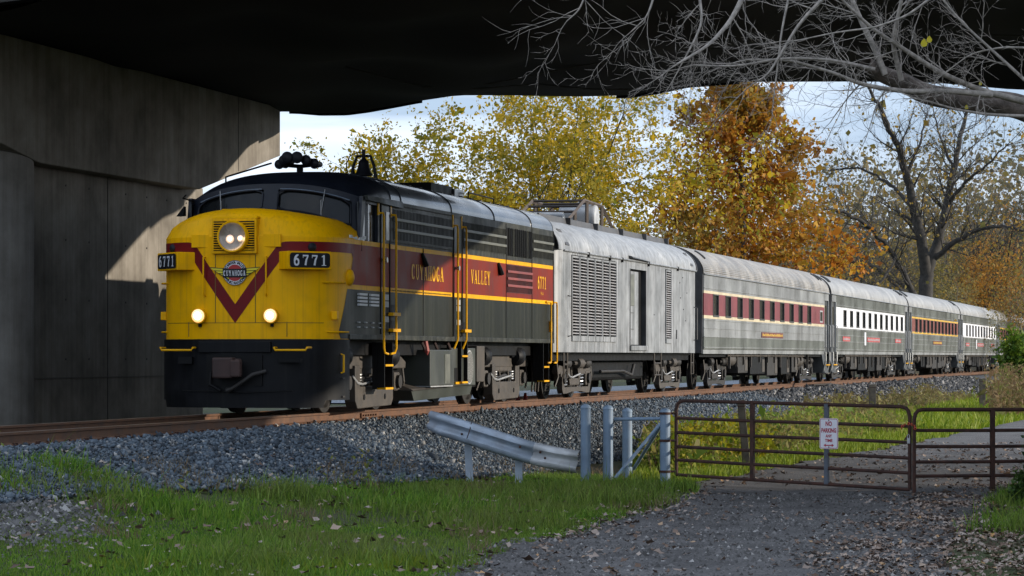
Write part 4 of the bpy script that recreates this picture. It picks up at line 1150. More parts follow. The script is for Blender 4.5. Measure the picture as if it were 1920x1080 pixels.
GA = 16.15
gen = empty('generator_car', W(GA, 0, 0), ROT)
tag(gen, 'weathered silver generator car with louvred sides coupled behind the locomotive', 'railway car')
GL = 16.7                                                # length
SS = []                                                  # strips of the near side with openings
def nside(name, x0, x1, z0, z1, m, parent, d0=-1.55, d1=-1.47, bev=None):
    return MB().box(x0, x1, d0, d1, z0, z1).build(name, m, parent, bevel=bev)
gb = MB()
x_l0, x_l1, x_d0, x_d1 = 1.26, 6.02, 7.62, 9.60
gb.box(.55, x_l0, -1.55, -1.45, 1.05, 3.30).box(x_l0, x_l1, -1.55, -1.45, 1.05, 1.36).box(x_l0, x_l1, -1.55, -1.45, 3.22, 3.30)
gb.box(x_l1, x_d0, -1.55, -1.45, 1.05, 3.30).box(x_d0, x_d1, -1.55, -1.45, 3.10, 3.30).box(x_d0, x_d1, -1.55, -1.45, 1.05, 1.22)
gb.box(x_d1, 12.1, -1.55, -1.45, 1.05, 3.30).box(12.1, 12.9, -1.55, -1.45, 1.05, 1.36).box(12.1, 12.9, -1.55, -1.45, 3.22, 3.30).box(12.9, 16.3, -1.55, -1.45, 1.05, 3.30)
gb.box(.55, 16.3, 1.45, 1.55, 1.05, 3.30)
gbo = gb.build('body', M['silver'], gen)
MB().box(.5, 16.4, -1.40, 1.40, 1.0, 1.05).box(.6, 16.3, -1.44, -1.42, 1.05, 3.3).build('inner_floor', M['black'], gen)
# rounded corner ends
for x0, x1, fr in ((.05, .55, 1), (16.3, 16.65, -1)):
    rows = []
    for i in range(9):
        f = math.pi / 2 * i / 8
        xx = x0 + (x1 - x0) * (1 - math.cos(f)) if fr > 0 else x1 - (x1 - x0) * (1 - math.cos(f))
        y = -1.55 + .30 * (1 - math.sin(f))
        rows.append([(xx, y, z) for z in (1.05, 3.30)])
    if fr < 0: rows.reverse()
    MB().grid(rows).build('end_corner', M['silver'], gen, smooth=60)
    MB().prism_x([(-1.27, 1.05), (1.27, 1.05)] + [(y * .82, z) for y, z in reversed(car_sec())], x0 - .0 if fr > 0 else x1 - .08, x0 + .08 if fr > 0 else x1).build('end_wall', M['rubberdia'], gen, fix=True)
sec = car_sec(36, 3.30, 4.13)
rows = []
for k in range(0, 47):
    x = .02 + (GL - .04) * k / 46; sc = 1 - .012 * (k in (0, 46))
    dent = .006 * math.sin(x * 2.1) 
    rows.append([(x, y * sc, (z - 3.3) * sc + 3.3 + dent * (abs(y) < 1.3)) for y, z in sec])
MB().grid(rows).build('roof', M['silverroof'], gen, smooth=50)
for x in (.02, GL - .08):
    MB().prism_x([(y * 1.004, z + .003) for y, z in sec] + [(y * .93, (z - 3.3) * .9 + 3.3) for y, z in reversed(sec)], x, x + .06).build('roof_end_band', M['rubberdia'], gen, fix=True)
dr = MB().tube([(.5, -1.575, 3.29), (8, -1.575, 3.30), (16.4, -1.575, 3.29)], .022, 5)
dr.build('drip_rail', M['silver'], gen)
for x in (2.9, 5.2, 6.6, 9.8, 13.7): MB().box(x, x + .06, -1.60, -1.55, 3.22, 3.33).build('rail_clip', M['black'], gen)
# louvres: six columns and a narrow one
slat_me = MB().hexa([(-.34,-.040,-.022),(.34,-.040,-.022),(.34,.03,.004),(-.34,.03,.004),(-.34,-.040,-.010),(.34,-.040,-.010),(.34,.03,.012),(-.34,.03,.012)]).mesh('slat', M['silverslat'])
def louvre_col(x0, x1, z0, z1, n):
    p = MB().box(x0, x0 + .045, -1.575, -1.46, z0, z1).box(x1 - .045, x1, -1.575, -1.46, z0, z1).box(x0 + .045, x1 - .045, -1.565, -1.46, z1 - .04, z1).hexa(
        [(x0,-1.585,z0-.10),(x1,-1.585,z0-.10),(x1,-1.55,z0-.10),(x0,-1.55,z0-.10),(x0,-1.585,z0+.02),(x1,-1.585,z0+.02),(x1,-1.46,z0+.02),(x0,-1.46,z0+.02)]).build('louvre_panel', M['silver'], gen)
    w = x1 - x0 - .09
    for k in range(n):
        inst('slat', slat_me, p, ((x0 + x1) / 2, -1.53, z0 + .05 + (z1 - z0 - .10) * (k + .5) / n), None, (w / .68, 1, 1))
cw = (x_l1 - x_l0) / 6
for k in range(6): louvre_col(x_l0 + k * cw + .02, x_l0 + (k + 1) * cw - .02, 1.40, 3.20, 25)
louvre_col(12.12, 12.88, 1.40, 3.20, 30)
MB().box(x_l0, x_l1, -1.46, -1.445, 1.36, 3.22).box(12.1, 12.9, -1.46, -1.445, 1.36, 3.22).build('louvre_back', M['black'], gen)
# recessed door, standing part open
dj = MB().box(x_d0, x_d0 + .06, -1.56, -1.2, 1.22, 3.10).box(x_d1 - .06, x_d1, -1.565, -1.2, 1.22, 3.10).box(x_d0, x_d1, -1.2, -1.15, 1.22, 3.10).build('door_frame', M['rubberdia'], gen)
dd = MB().box(x_d0 + .07, x_d1 - .70, -1.50, -1.46, 1.24, 3.05).build('door', M['silver'], gen, bevel=.01)
MB().box(x_d0 + .16, x_d0 + .74, -1.515, -1.495, 2.20, 2.98).build('door_vent', M['bar'], dd, bevel=.01)
for z in (1.62, 2.02): MB().box(x_d0 + .1, x_d0 + .7, -1.508, -1.5, z, z + .015).build('door_rib', M['rubberdia'], dd)
MB().box(x_d0 - .02, x_d1 + .02, -1.60, -1.5, 1.10, 1.22).build('door_sill', M['silver'], gen, bevel=.01)
MB().hexa([(x_d0-.1,-1.66,3.36),(x_d1+.1,-1.66,3.32),(x_d1+.1,-1.5,3.32),(x_d0-.1,-1.5,3.36),(x_d0-.1,-1.62,3.40),(x_d1+.1,-1.62,3.34),(x_d1+.1,-1.42,3.40),(x_d0-.1,-1.42,3.44)]).build('door_hood', M['rubberdia'], gen)
for x in (.92, 16.15):
    MB().tube([(x, -1.55, 2.30), (x + .03, -1.64, 2.28), (x + .03, -1.64, 1.42), (x, -1.55, 1.40)], .016, 5).build('grab_iron', M['rubberdia'], gen)
for x, z in ((14.1, 2.9), (14.5, 3.05), (14.6, 2.2), (14.2, 2.5), (15.1, 2.65), (10.6, 2.0), (14.9, 1.9)):
    MB().box(x, x + .06, -1.558, -1.55, z, z + .03).build('rust_spot', M['black'], gen)
MB().box(13.6, 13.72, -1.558, -1.55, 1.42, 1.66).build('rust_spot', M['black'], gen)
# roof wind panels, lifting eyes
for k in range(5):
    x0 = 1.3 + k * 2.95
    MB().hexa([(x0,-.86,3.88),(x0+2.7,-.86,3.88),(x0+2.7,-.82,3.9),(x0,-.82,3.9),(x0,-.80,4.16),(x0+2.7,-.80,4.16),(x0+2.7,-.76,4.16),(x0,-.76,4.16)]).box(x0 + 2.62, x0 + 2.72, -.92, -.78, 3.86, 4.17).build('roof_screen', M['rubberdia'], gen)
for x in (1.6, 14.6):
    MB().tube([(x, -1.22, 3.72), (x + .15, -1.30, 3.68), (x + .3, -1.20, 3.74), (x + .5, -1.28, 3.69), (x + .7, -1.22, 3.74), (x + .9, -1.26, 3.70)], .022, 5).build('hook_chain', M['black'], gen)
for x in (.75, 15.75): MB().hexa([(x,-1.56,3.42),(x+.35,-1.56,3.42),(x+.35,-1.5,3.40),(x,-1.5,3.40),(x,-1.34,3.78),(x+.35,-1.34,3.78),(x+.35,-1.30,3.76),(x,-1.30,3.76)]).build('corner_vent', M['rubberdia'], gen)
# cage with exhaust silencers
cg = MB()
cm = mat('rusty_cage_steel', (.10,.075,.06), .7, var=.35)
def beam(a, b, r=.045): cg.tube([a, b], r, 4)
ca0, ca1, ca2, ca3 = 5.0, 7.0, 9.0, 10.6
for y in (-.55, .75):
    beam((ca0, y, 4.10), (ca1, y, 4.74)); beam((ca1, y, 4.74), (ca2, y, 4.70)); beam((ca2, y, 4.70), (ca3, y, 4.08))
    beam((ca1 + .3, y, 4.05), (ca1 + .3, y, 4.72)); beam((ca2, y, 4.05), (ca2, y, 4.70)); beam((ca1 + .3, y, 4.12), (ca3, y, 4.12), .03)
    beam((6.0, y, 4.1), (6.0, y, 4.42)); 
for x, z in ((ca1, 4.74), (ca2, 4.70), (6.0, 4.42), (6.5, 4.58), (8, 4.72)): beam((x, -.55, z), (x, .75, z), .03)
cgo = cg.build('exhaust_cage', cm, gen)
MB().lathe((8.15, -.62, 4.37), (0, 1, 0), [(0, .08), (.01, .30), (.06, .33), (.86, .33), (.92, .30), (.93, .05)], 28).build('silencer', M['galv2'], gen, smooth=40)
MB().lathe((5.9, -.3, 4.27), (0, 1, 0), [(0, .05), (.01, .13), (.8, .14), (.81, .05)], 18).build('silencer', M['galv2'], gen, smooth=40)
MB().box(4.4, 6.2, -.5, .6, 4.08, 4.22).build('roof_box', M['rubberdia'], gen)
# underneath
MB().box(.3, 16.4, -1.35, 1.35, .86, 1.045).build('underframe', M['black'], gen)
MB().box(4.9, 11.2, -1.15, 1.15, .38, .86).build('belly_tank', M['black'], gen, bevel=.08)
MB().tube([(5.4, -1.3, .60), (8.0, -1.3, .60), (9.0, -1.3, .5), (9.3, -1.3, .75)], .04, 7).build('pipe', M['truckdark'], gen, smooth=60)
for x, rr in ((2.6, .12), (13.8, .12)):
    MB().lathe((x, -1.3, .80), (1, 0, 0), [(0, .04), (.2, .05), (.22, rr), (.7, rr), (.75, .06), (1.2, .03)], 14).build('brake_cylinder', M['truckgrey'], gen, smooth=40)
for x in (.75, 10.9, 16.0):
    w_ = .35 if x < 10 or x > 12 else .9
    MB().tube([(x, -1.5, 1.05), (x, -1.5, .48), (x + w_, -1.5, .48), (x + w_, -1.5, 1.05)], .022, 4).tube([(x, -1.5, .78), (x + w_, -1.5, .78)], .02, 4).build('stirrup_step', M['truckgrey'], gen)
truck(gen, 3.15, 2.5, .457, M['truckgrey'], 'coach', wl_sm)
truck(gen, 14.3, 2.5, .457, M['truckgrey'], 'coach', wl_sm)

# ---------------------------------------------------------------- passenger coaches
CL = 25.75
def coach(a0, label, band, stripe, roofm, lower, upperm, nwin, win, wx0, wx1, ribs, plates, porthole=False, detail=2, front_door=True):
    c = empty('passenger_coach', W(a0, 0, 0), ROT)
    tag(c, label, 'railway car', 'passenger coaches')
    y0 = -1.55
    zb0, zb1, zw0, zw1, zt = 1.16, 2.02, 2.11, 2.72, 3.26
    xs, xe = (.1, CL - 1.35) if not front_door else (1.35, CL - 1.35)
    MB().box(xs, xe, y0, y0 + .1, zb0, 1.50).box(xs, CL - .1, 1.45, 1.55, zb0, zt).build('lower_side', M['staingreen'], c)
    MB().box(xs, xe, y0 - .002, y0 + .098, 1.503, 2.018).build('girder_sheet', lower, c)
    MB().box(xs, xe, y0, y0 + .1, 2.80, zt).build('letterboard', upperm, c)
    rb = MB()
    for z in (1.20, 1.50, 1.74, 1.97, 2.86):
        rb.box(xs, xe, y0 - .016, y0 - .002, z, z + .022)
    rb.build('belt_rail', M['stain'], c)
    MB().box(xs, xe, y0 - .004, y0 + .08, 2.02, zw0).build('stripe', stripe, c)
    MB().box(xs, xe, y0 - .004, y0 + .08, zw1 + .005, 2.80).build('stripe', stripe, c)
    # window band built as pillars between openings
    pitch = (wx1 - wx0) / nwin; bd = MB(); x = xs
    wm = MB().box(-win / 2, win / 2, .03, .05, zw0, zw1).mesh('window', M['glass2'])
    fm = MB().box(-win/2, -win/2 + .035, -.012, .03, zw0, zw1).box(win/2 - .035, win/2, -.012, .03, zw0, zw1).box(-win/2, win/2, -.012, .03, zw1 - .03, zw1).box(-win/2, win/2, -.02, .03, zw0 - .03, zw0 + .02).mesh('window_frame', M['door_dark'])
    for k in range(nwin):
        xc = wx0 + pitch * (k + .5)
        MB().box(x, xc - win / 2, y0 - .002, y0 + .08, zw0, zw1 + .005).build('window_pillar', band, c); x = xc + win / 2
        w_ = inst('window', wm, c, (xc, y0, 0))
        inst('window_frame', fm, w_, (0, 0, 0))
    MB().box(x, xe, y0 - .002, y0 + .08, zw0, zw1 + .005).build('window_pillar', band, c)
    if porthole:
        w_ = MB().box(xe - 1.1, xe - .55, y0 - .012, y0 - .004, 2.22, 2.55).build('window', M['glass2'], c, bevel=.05)
        MB().box(xe - 1.16, xe - .49, y0 - .009, y0 - .003, 2.17, 2.60).build('window_frame', M['whitegrey'], w_)
    sec = car_sec(36, zt, 4.12)
    if ribs: sec = fluted(sec)
    MB().grid([[(x, y, z) for y, z in sec] for x in [.05 + (CL - .1) * k / 8 for k in range(9)]]).build('roof', roofm, c, smooth=None if ribs else 50)
    MB().tube([(.1, -1.575, zt - .01), (CL - .1, -1.575, zt - .01)], .02, 4).build('drip_rail', M['stain'], c)
    # ends: vestibule doors, end walls, diaphragm
    ends = [(CL - 1.35, CL - .1)] + ([(.1, 1.35)] if front_door else [])
    for x0, x1 in ends:
        v = MB().box(x0, x0 + .10, y0, y0 + .1, 1.10, zt).box(x1 - .12, x1, y0, y0 + .1, 1.10, zt).box(x0, x1, y0, y0 + .1, 2.98, zt).build('vestibule', M['stain'], c)
        d = MB().box(x0 + .12, x1 - .14, y0 + .05, y0 + .09, 1.12, 2.98).build('door', M['door_dark'], c)
        MB().box(x0 + .32, x1 - .38, y0 + .035, y0 + .052, 2.15, 2.80).build('door_window', M['glass2'], d)
        for x in (x0 + .06, x1 - .07):
            MB().tube([(x, y0, 2.1), (x, y0 - .06, 2.08), (x, y0 - .06, 1.3), (x, y0, 1.28)], .016, 4).build('handrail', M['whitegrey'], v)
        st = MB().hexa([(x0+.1,y0,.36),(x1-.1,y0,.36),(x1-.1,-1.1,.36),(x0+.1,-1.1,.36),(x0+.1,y0+.12,1.10),(x1-.1,y0+.12,1.10),(x1-.1,-1.1,1.10),(x0+.1,-1.1,1.10)]).build('step_well', M['door_dark'], c)
        for z in (.36, .66): MB().box(x0 + .12, x1 - .12, y0 - .06, y0 + .1, z - .03, z).build('step', M['yellow_rail'] if z > .5 else M['truckgrey'], st)
        for x in (x0 + .12, x1 - .12):
            MB().tube([(x, y0 - .03, 1.12), (x, y0 - .035, .8), (x + .0, y0 + .02, .55), (x, y0 + .06, .36)], .035, 5).build('step_hanger', M['stain'], st)
    for x in (.03, CL - .11):
        MB().prism_x([(-1.5, 1.05), (1.5, 1.05)] + [(y * .985, z - .01) for y, z in reversed(car_sec())], x, x + .08).build('end_wall', M['rubberdia'], c, fix=True)
    if detail > 0:
        for x in (1.2, CL - 1.6, CL - .9) if not front_door else (.5, .95, CL - 1.6, CL - .9):
            i0 = [(y, z) for y, z in car_sec(36, zt, 4.12) if -1.40 < y < -.98]
            MB().tube([(x + .25 * k / max(1, len(i0) - 1), y * 1.015, z + .012) for k, (y, z) in enumerate(i0)], .03, 5).build('roof_grab', M['door_dark'], c)
    MB().box(CL - .03, CL + .33, -1.22, 1.22, .95, 3.72).build('diaphragm', M['rubberdia'], c, bevel=.10)
    for x0, x1, z0, z1, m_, lm in plates:
        p = MB().box(x0, x1, y0 - .02, y0 - .004, z0, z1).build('name_plate', M[m_], c)
        if lm:
            t = MB(); n = max(3, int((x1 - x0) / .26)); g = random.Random(int(x0 * 10))
            for k in range(n):
                xx = x0 + .12 + (x1 - x0 - .24) * k / n; w2 = (x1 - x0 - .24) / n
                t.box(xx + w2 * .15, xx + w2 * .8, y0 - .024, y0 - .019, z0 + .05, z0 + (z1 - z0) * g.choice((.62, .75, .75)))
            t.build('plate_lettering', M[lm], p)['kind'] = 'stuff'
    # underbody
    MB().box(.2, CL - .2, -1.40, 1.40, .94, 1.155).build('underframe', M['black'], c)
    MB().box(xs, xe, y0 + .02, y0 + .10, 1.03, 1.15).build('skirt_rail', M['stain'], c)
    uk = random.Random(int(a0))
    eq = [(6.6, 8.3, .45), (9.0, 11.6, .40), (12.2, 14.2, .34), (14.9, 16.8, .36), (17.2, 18.6, .42)]
    for x0, x1, zb in eq:
        x0 += uk.uniform(-.3, .2); m_ = uk.choice(['black', 'black', 'truckdark'])
        b = MB().box(x0, x1, -1.42, .9, zb, .94).build('equipment_box', M[m_], c, bevel=.02)
        if detail > 1 or uk.random() < .5:
            MB().box(x1 - .55, x1 - .08, -1.435, -1.415, zb + .06, .86).build('box_door', M['truckgrey'], b, bevel=.01)
    MB().lathe((5.0, -1.25, .86), (1, 0, 0), [(0, .02), (.05, .14), (.16, .19), (1.25, .19), (1.36, .14), (1.4, .02)], 16).build('air_tank', M['truckgrey'], c, smooth=45)
    MB().lathe((18.9, -1.2, .80), (1, 0, 0), [(0, .02), (.02, .22), (1.2, .22), (1.22, .02)], 16).build('air_tank', M['truckgrey'], c, smooth=45)
    for k in range(12):
        x = 4.6 + k * 1.45 + uk.uniform(-.3, .3); z = uk.uniform(.5, .8)
        MB().box(x, x + .07, -1.47, -1.40, z, 1.05).build('hanger', M['truckgrey'], c)
    MB().tube([(4.5, -1.44, .98), (20, -1.44, .96)], .03, 5).build('pipe', M['truckgrey'], c)
    truck(c, 3.85, 2.6, .457, M['truckdark'], 'coach', wl_sm)
    truck(c, CL - 3.85, 2.6, .457, M['truckdark'], 'coach', wl_sm)
    return c
WR = 'whitegrey'
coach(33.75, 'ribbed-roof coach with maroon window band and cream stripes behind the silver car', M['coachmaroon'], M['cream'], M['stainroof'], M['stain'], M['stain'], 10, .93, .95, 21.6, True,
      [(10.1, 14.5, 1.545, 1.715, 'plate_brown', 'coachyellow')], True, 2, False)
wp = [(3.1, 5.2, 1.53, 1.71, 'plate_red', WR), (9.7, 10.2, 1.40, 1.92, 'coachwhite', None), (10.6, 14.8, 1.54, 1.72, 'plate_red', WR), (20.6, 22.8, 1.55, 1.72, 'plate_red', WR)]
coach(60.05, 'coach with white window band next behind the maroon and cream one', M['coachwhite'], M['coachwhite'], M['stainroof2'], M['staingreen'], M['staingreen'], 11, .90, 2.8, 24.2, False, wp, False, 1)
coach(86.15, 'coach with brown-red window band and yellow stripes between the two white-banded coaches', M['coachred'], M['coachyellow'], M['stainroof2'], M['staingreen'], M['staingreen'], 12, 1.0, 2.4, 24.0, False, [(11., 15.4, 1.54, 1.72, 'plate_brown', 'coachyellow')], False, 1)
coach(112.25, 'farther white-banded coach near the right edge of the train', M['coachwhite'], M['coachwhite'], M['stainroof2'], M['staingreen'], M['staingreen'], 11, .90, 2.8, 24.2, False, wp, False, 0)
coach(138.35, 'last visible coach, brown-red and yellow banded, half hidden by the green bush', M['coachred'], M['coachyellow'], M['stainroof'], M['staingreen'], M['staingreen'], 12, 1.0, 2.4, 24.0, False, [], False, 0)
# ---------------------------------------------------------------- gate, posts, guard rail, sign
def px(x, y, d):
    """world point on the ray through photo position (x, y) at depth d (layout helper for real things at real depths)"""
    return Vector(((x - 960) / F_PX * d, d, CAM_Z + (HORIZON - y) * d / F_PX))
# pipe bollards
def bollard(x, ytop, d, label, cat='bollard', r=.078):
    p = px(x, ytop, d); zb = gz1(p.x, p.y) - .3
    b = empty('pipe_bollard', (p.x, p.y, 0)); tag(b, label, cat, 'blue-grey pipe posts left of the gate')
    MB().cyl((0, 0, zb), (0, 0, p.z - .05), r, 24).build('pipe', M['postblue'], b, smooth=40)
    MB()._lathe2(Vector((0, 0, p.z - .06)), Vector((0, 0, 1)), [(0, r + .004), (.012, r + .007), (.024, r + .003), (.05, r * .86), (.068, r * .45), (.074, .001)], 24).build('cap', M['postblue'], b, smooth=50)
    return b
bollard(1098, 759, 43.6, 'leftmost blue-grey pipe bollard, nearest the guard rail end')
bollard(1140, 761, 43.8, 'second blue-grey pipe bollard from the guard rail')
p0 = px(1176, 766, 45.2); p1 = px(1247, 767, 43.6)
gp = empty('gate_post', (p1.x, p1.y, 0)); tag(gp, 'braced blue-grey pipe post carrying the rusty gate hinges', 'gate post')
zb = gz1(p1.x, p1.y) - .3
def pp(x, y, d): q = px(x, y, d); return (q.x - p1.x, q.y - p1.y, q.z)
for pt, nm in ((p1, 'hinge_post'), (p0, 'brace_post')):
    x, y = pt.x - p1.x, pt.y - p1.y
    MB().cyl((x, y, zb), (x, y, pt.z - .05), .08, 24).build(nm, M['postblue'], gp, smooth=40)
    MB()._lathe2(Vector((x, y, pt.z - .06)), Vector((0, 0, 1)), [(0, .084), (.012, .087), (.024, .083), (.05, .07), (.068, .036), (.074, .001)], 24).build('cap', M['postblue'], gp, smooth=50)
MB().cyl(pp(1152, 786, 43.9), pp(1238, 785, 43.62), .028, 12).build('brace', M['postblue'], gp, smooth=40)
MB().cyl(pp(1238, 795, 43.6), pp(1153, 897, 43.4), .028, 12).build('brace', M['postblue'], gp, smooth=40)
MB().cyl(pp(1240, 796, 43.7), pp(1184, 886, 45.5), .028, 12).build('brace', M['postblue'], gp, smooth=40)
for y in (775, 826, 884):
    q = pp(1247, y, 43.6)
    MB()._lathe2(Vector((q[0], q[1], q[2] - .018)), Vector((0, 0, 1)), [(0, .082), (0, .093), (.036, .093), (.036, .082)], 24).cyl((q[0] + .08, q[1], q[2]), (q[0] + .16, q[1], q[2]), .018, 8).build('hinge_collar', M['rust'], gp, smooth=40)

def gate(name, label, A, B, ya, yb, bars, verts, corner_b, m=M['rust'], corner_a=True):
    """A, B: (photo x, depth) of the end stiles; ya, yb: (top, bottom) heights there"""
    a = px(A[0], ya[0], A[1]); b = px(B[0], yb[0], B[1]); al = px(A[0], ya[1], A[1]); bl = px(B[0], yb[1], B[1])
    g = empty(name, (a.x, a.y, 0)); tag(g, label, 'gate')
    o = Vector((a.x, a.y, 0))
    def at(u, v): return a.lerp(b, u).lerp(al.lerp(bl, u), v) - o
    rc = .035
    path = [at(0, 1)] + [at(0, .5)] + [at(0, .12), at(.006, .05), at(.016, .015), at(.035, 0)] if corner_a else [at(0, 0)]
    path += [at(.25, 0), at(.5, 0), at(.75, 0)]
    path += [at(.965, 0), at(.984, .015), at(.994, .05), at(1, .12), at(1, .5), at(1, 1)] if corner_b else [at(1, 0)]
    MB().tube(path, .029, 8).build('outer_frame', m, g, smooth=50)
    for v in bars:
        MB().tube([at(0, v), at(.3, v + .004), at(.7, v), at(1, v)], .026, 7).build('rail', m, g, smooth=50)
    for u in verts:
        p, q = at(u, -.01), at(u, 1)
        n = Vector((-(b - a).y, (b - a).x, 0)).normalized() * .028; t = (b - a).normalized() * .032; t.z = 0
        pr = [q - t - n, q + t - n, q + t + n, q - t + n, p - t - n, p + t - n, p + t + n, p - t + n]
        MB().hexa(pr).build('stile', M['gategrey'] if u > .6 or name != 'tube_gate' else m, g, fix=True)
    return g, at, o
g1, at1, o1 = gate('tube_gate', 'long rusty tubular farm gate carrying the no parking sign', (1268, 43.7), (1706, 41.6), (751, 890), (763, 918), (.235, .43, .62, .80, 1.0), (.337, .655), True)
g2, at2, o2 = gate('tube_gate', 'shorter rusty tubular gate at the right, half out of frame', (1714, 41.5), (2140, 42.4), (768, 924), (768, 918), (.25, .445, .63, .80), (.34,), True)
MB().hexa([at1(.975, .40) + Vector((0,-.03,0)), at1(1, .40) + Vector((0,-.03,0)), at1(1, .40) + Vector((0,.0,0)), at1(.975, .40), at1(.998, .30) + Vector((0,-.03,0)), at1(1, .30) + Vector((0,-.03,0)), at1(1, .30), at1(.998, .30)]).build('gusset', M['rust'], g1, fix=True)
# latch chain with padlock
q = px(1703, 806, 41.45)
lk = empty('gate_padlock', q); tag(lk, 'small padlock on an orange chain joining the two gates', 'padlock')
ch = MB()
for k in range(7):
    an = k / 6 * math.pi
    c = Vector((.10 * math.cos(an) , -.02, .07 * math.sin(an) + .02))
    ch._lathe2(c, Vector((math.sin(k * 1.3), math.cos(k * 1.3), .3)).normalized(), [(-.006, .014), (0, .024), (.006, .014)], 8)
ch.build('chain', M['orange'], lk)
MB().box(-.022, .022, -.04, -.02, -.20, -.12).build('lock_body', M['galv2'], lk, bevel=.006)
MB().tube([(-.014, -.03, -.12), (-.014, -.03, -.08), (0, -.03, -.06), (.014, -.03, -.08), (.014, -.03, -.12)], .005, 6).build('shackle', M['galv2'], lk)
# no parking sign
c = at1(.655, .36) + o1
sx = Vector((at1(.9, .36) - at1(.4, .36)).xy.to_3d()).normalized(); snm = Vector((sx.y, -sx.x, 0))
sg_o = px(1554, 813, c.y - .06)
sign = empty('no_parking_sign', (sg_o.x, sg_o.y, sg_o.z)); tag(sign, 'white NO PARKING ANY TIME sign with red lettering hung on the gate', 'sign')
def rrect(w, h, r, n=5):
    out = []
    for cx_, cy_, a0_ in ((w - r, h - r, 0), (-w + r, h - r, 90), (-w + r, -h + r, 180), (w - r, -h + r, 270)):
        for k in range(n + 1):
            an = R(a0_ + 90 * k / n); out.append((cx_ + r * math.cos(an), cy_ + r * math.sin(an)))
    return out
def splate(name, poly, d0, d1, m):
    n = len(poly)
    mb = MB().add([sx * u + Vector((0, 0, v)) + snm * d1 for u, v in poly] + [sx * u + Vector((0, 0, v)) + snm * d0 for u, v in poly],
                  [tuple(range(n)), tuple(range(2*n-1, n-1, -1))] + [(i, i + n, (i+1) % n + n, (i+1) % n) for i in range(n)])
    return mb.build(name, m, sign, fix=True)
splate('plate', rrect(.153, .229, .03), -.004, .0, M['signwhite'])
ro, ri = rrect(.145, .221, .026), rrect(.138, .214, .021); n = len(ro)
MB().add([sx * u + Vector((0,0,v)) + snm * .002 for u, v in ro] + [sx * u + Vector((0,0,v)) + snm * .002 for u, v in ri], [(i, (i+1) % n, (i+1) % n + n, i + n) for i in range(n)]).build('border', M['signred'], sign)
for txt, zc, w_, h_ in (('NO', .148, .105, .075), ('PARKING', .048, .245, .070), ('ANY', -.035, .105, .046), ('TIME', -.103, .125, .046)):
    vs, fs = sans(txt, .1, .0035)
    x0_, x1_ = min(v[0] for v in vs), max(v[0] for v in vs); y0_, y1_ = min(v[1] for v in vs), max(v[1] for v in vs)
    vs = [((v[0] - x0_) / (x1_ - x0_) * w_, (v[1] - y0_) / (y1_ - y0_) * h_, 0) for v in vs]
    lay('lettering', (vs, fs), M['signred'], sign, snm * .003 + Vector((0, 0, zc)), sx, UZ, snm)
ar = [(-.085, 0), (-.05, .025), (-.05, .008), (.05, .008), (.05, .025), (.085, 0), (.05, -.025), (.05, -.008), (-.05, -.008), (-.05, -.025)]
MB().add([sx * u + Vector((0, 0, v - .175)) + snm * .003 for u, v in ar], [(0,1,2,8,9)[::-1] if False else (0,9,8,2,1), (8,7,3,2), (7,6,5,4,3)]).build('arrow', M['signred'], sign)
for z in (.20, -.20): MB().lathe(Vector((0, 0, z)), snm, [(0, .010), (.006, .009), (.008, .001)], 8).build('bolt', M['rust'], sign)

# guard rail: W-beam running down to the ground
gr = empty('guard_rail', px(805, 885, 41.)); gr.location.z = 0
tag(gr, 'bent galvanised guard rail sloping down beside the ballast', 'guard rail')
go = Vector((gr.location.x, gr.location.y, 0))
wsec = [(-.155, 0), (-.145, .03), (-.115, .075), (-.075, .08), (-.045, .03), (-.02, .004), (.02, .004), (.045, .03), (.075, .08), (.115, .075), (.145, .03), (.155, 0)]
line = [(806, 788, 42.6), (830, 797, 42.4), (870, 809, 42.2), (910, 822, 42.0), (960, 838, 41.9), (1000, 850, 41.8), (1040, 859, 41.7), (1084, 866, 41.6)]
def wbeam(i0, i1, m, flare=False):
    rows = []
    pts = [px(*p) for p in line]
    for i in range(i0, i1 + 1):
        p = pts[i]; t = (pts[min(i+1, len(pts)-1)] - pts[max(i-1, 0)]).normalized()
        n = Vector((t.y, -t.x, 0)).normalized(); up = n.cross(t); up = up if up.z > 0 else -up
        f = 1. - (.12 if i == 0 else 0) ; d_ = .12 if i == 0 and flare else 0
        rows.append([p - go + up * v * f * 1.06 + n * (w * (1. if i else .6)) for v, w in wsec])
    o = MB().grid(rows).build('beam', m, gr, smooth=60)
    sm_ = o.modifiers.new('s', 'SOLIDIFY'); sm_.thickness = .006
    return o
wbeam(0, 5, M['galv'], True); wbeam(5, 7, M['galv2'])
for (x, y0, y1, d) in ((877, 812, 890, 42.5), (973, 842, 905, 42.1), (858, 778, 800, 42.9)):
    t, b = px(x, y0, d) - go, px(x + (5 if x < 900 else 0), y1, d) - go
    if x == 858: continue
    MB().hexa([b + Vector(v) for v in ((-.055,-.05,-.3),(.055,-.05,-.3),(.055,.05,-.3),(-.055,.05,-.3))] + [t + Vector(v) for v in ((-.06,-.05,0),(.05,-.05,0),(.05,.05,0),(-.06,.05,0))]).build('post', M['galv'], gr, fix=True)
for k, (x, y, d) in enumerate(((880, 803, 42.1), (866, 814, 42.1), (975, 838, 41.8), (1013, 848, 41.7), (1022, 859, 41.6))):
    q = px(x, y, d) - go; MB().lathe(q, (0, -1, 0), [(-.02, .02), (.02, .018), (.025, .002)], 8).build('bolt', M['rust'], gr)
seam = [px(884, 792, 42.1) - go, px(880, 809, 42.0) - go, px(874, 826, 42.1) - go]
MB().tube(seam, .007, 4).build('lap_joint', M['rust'], gr)

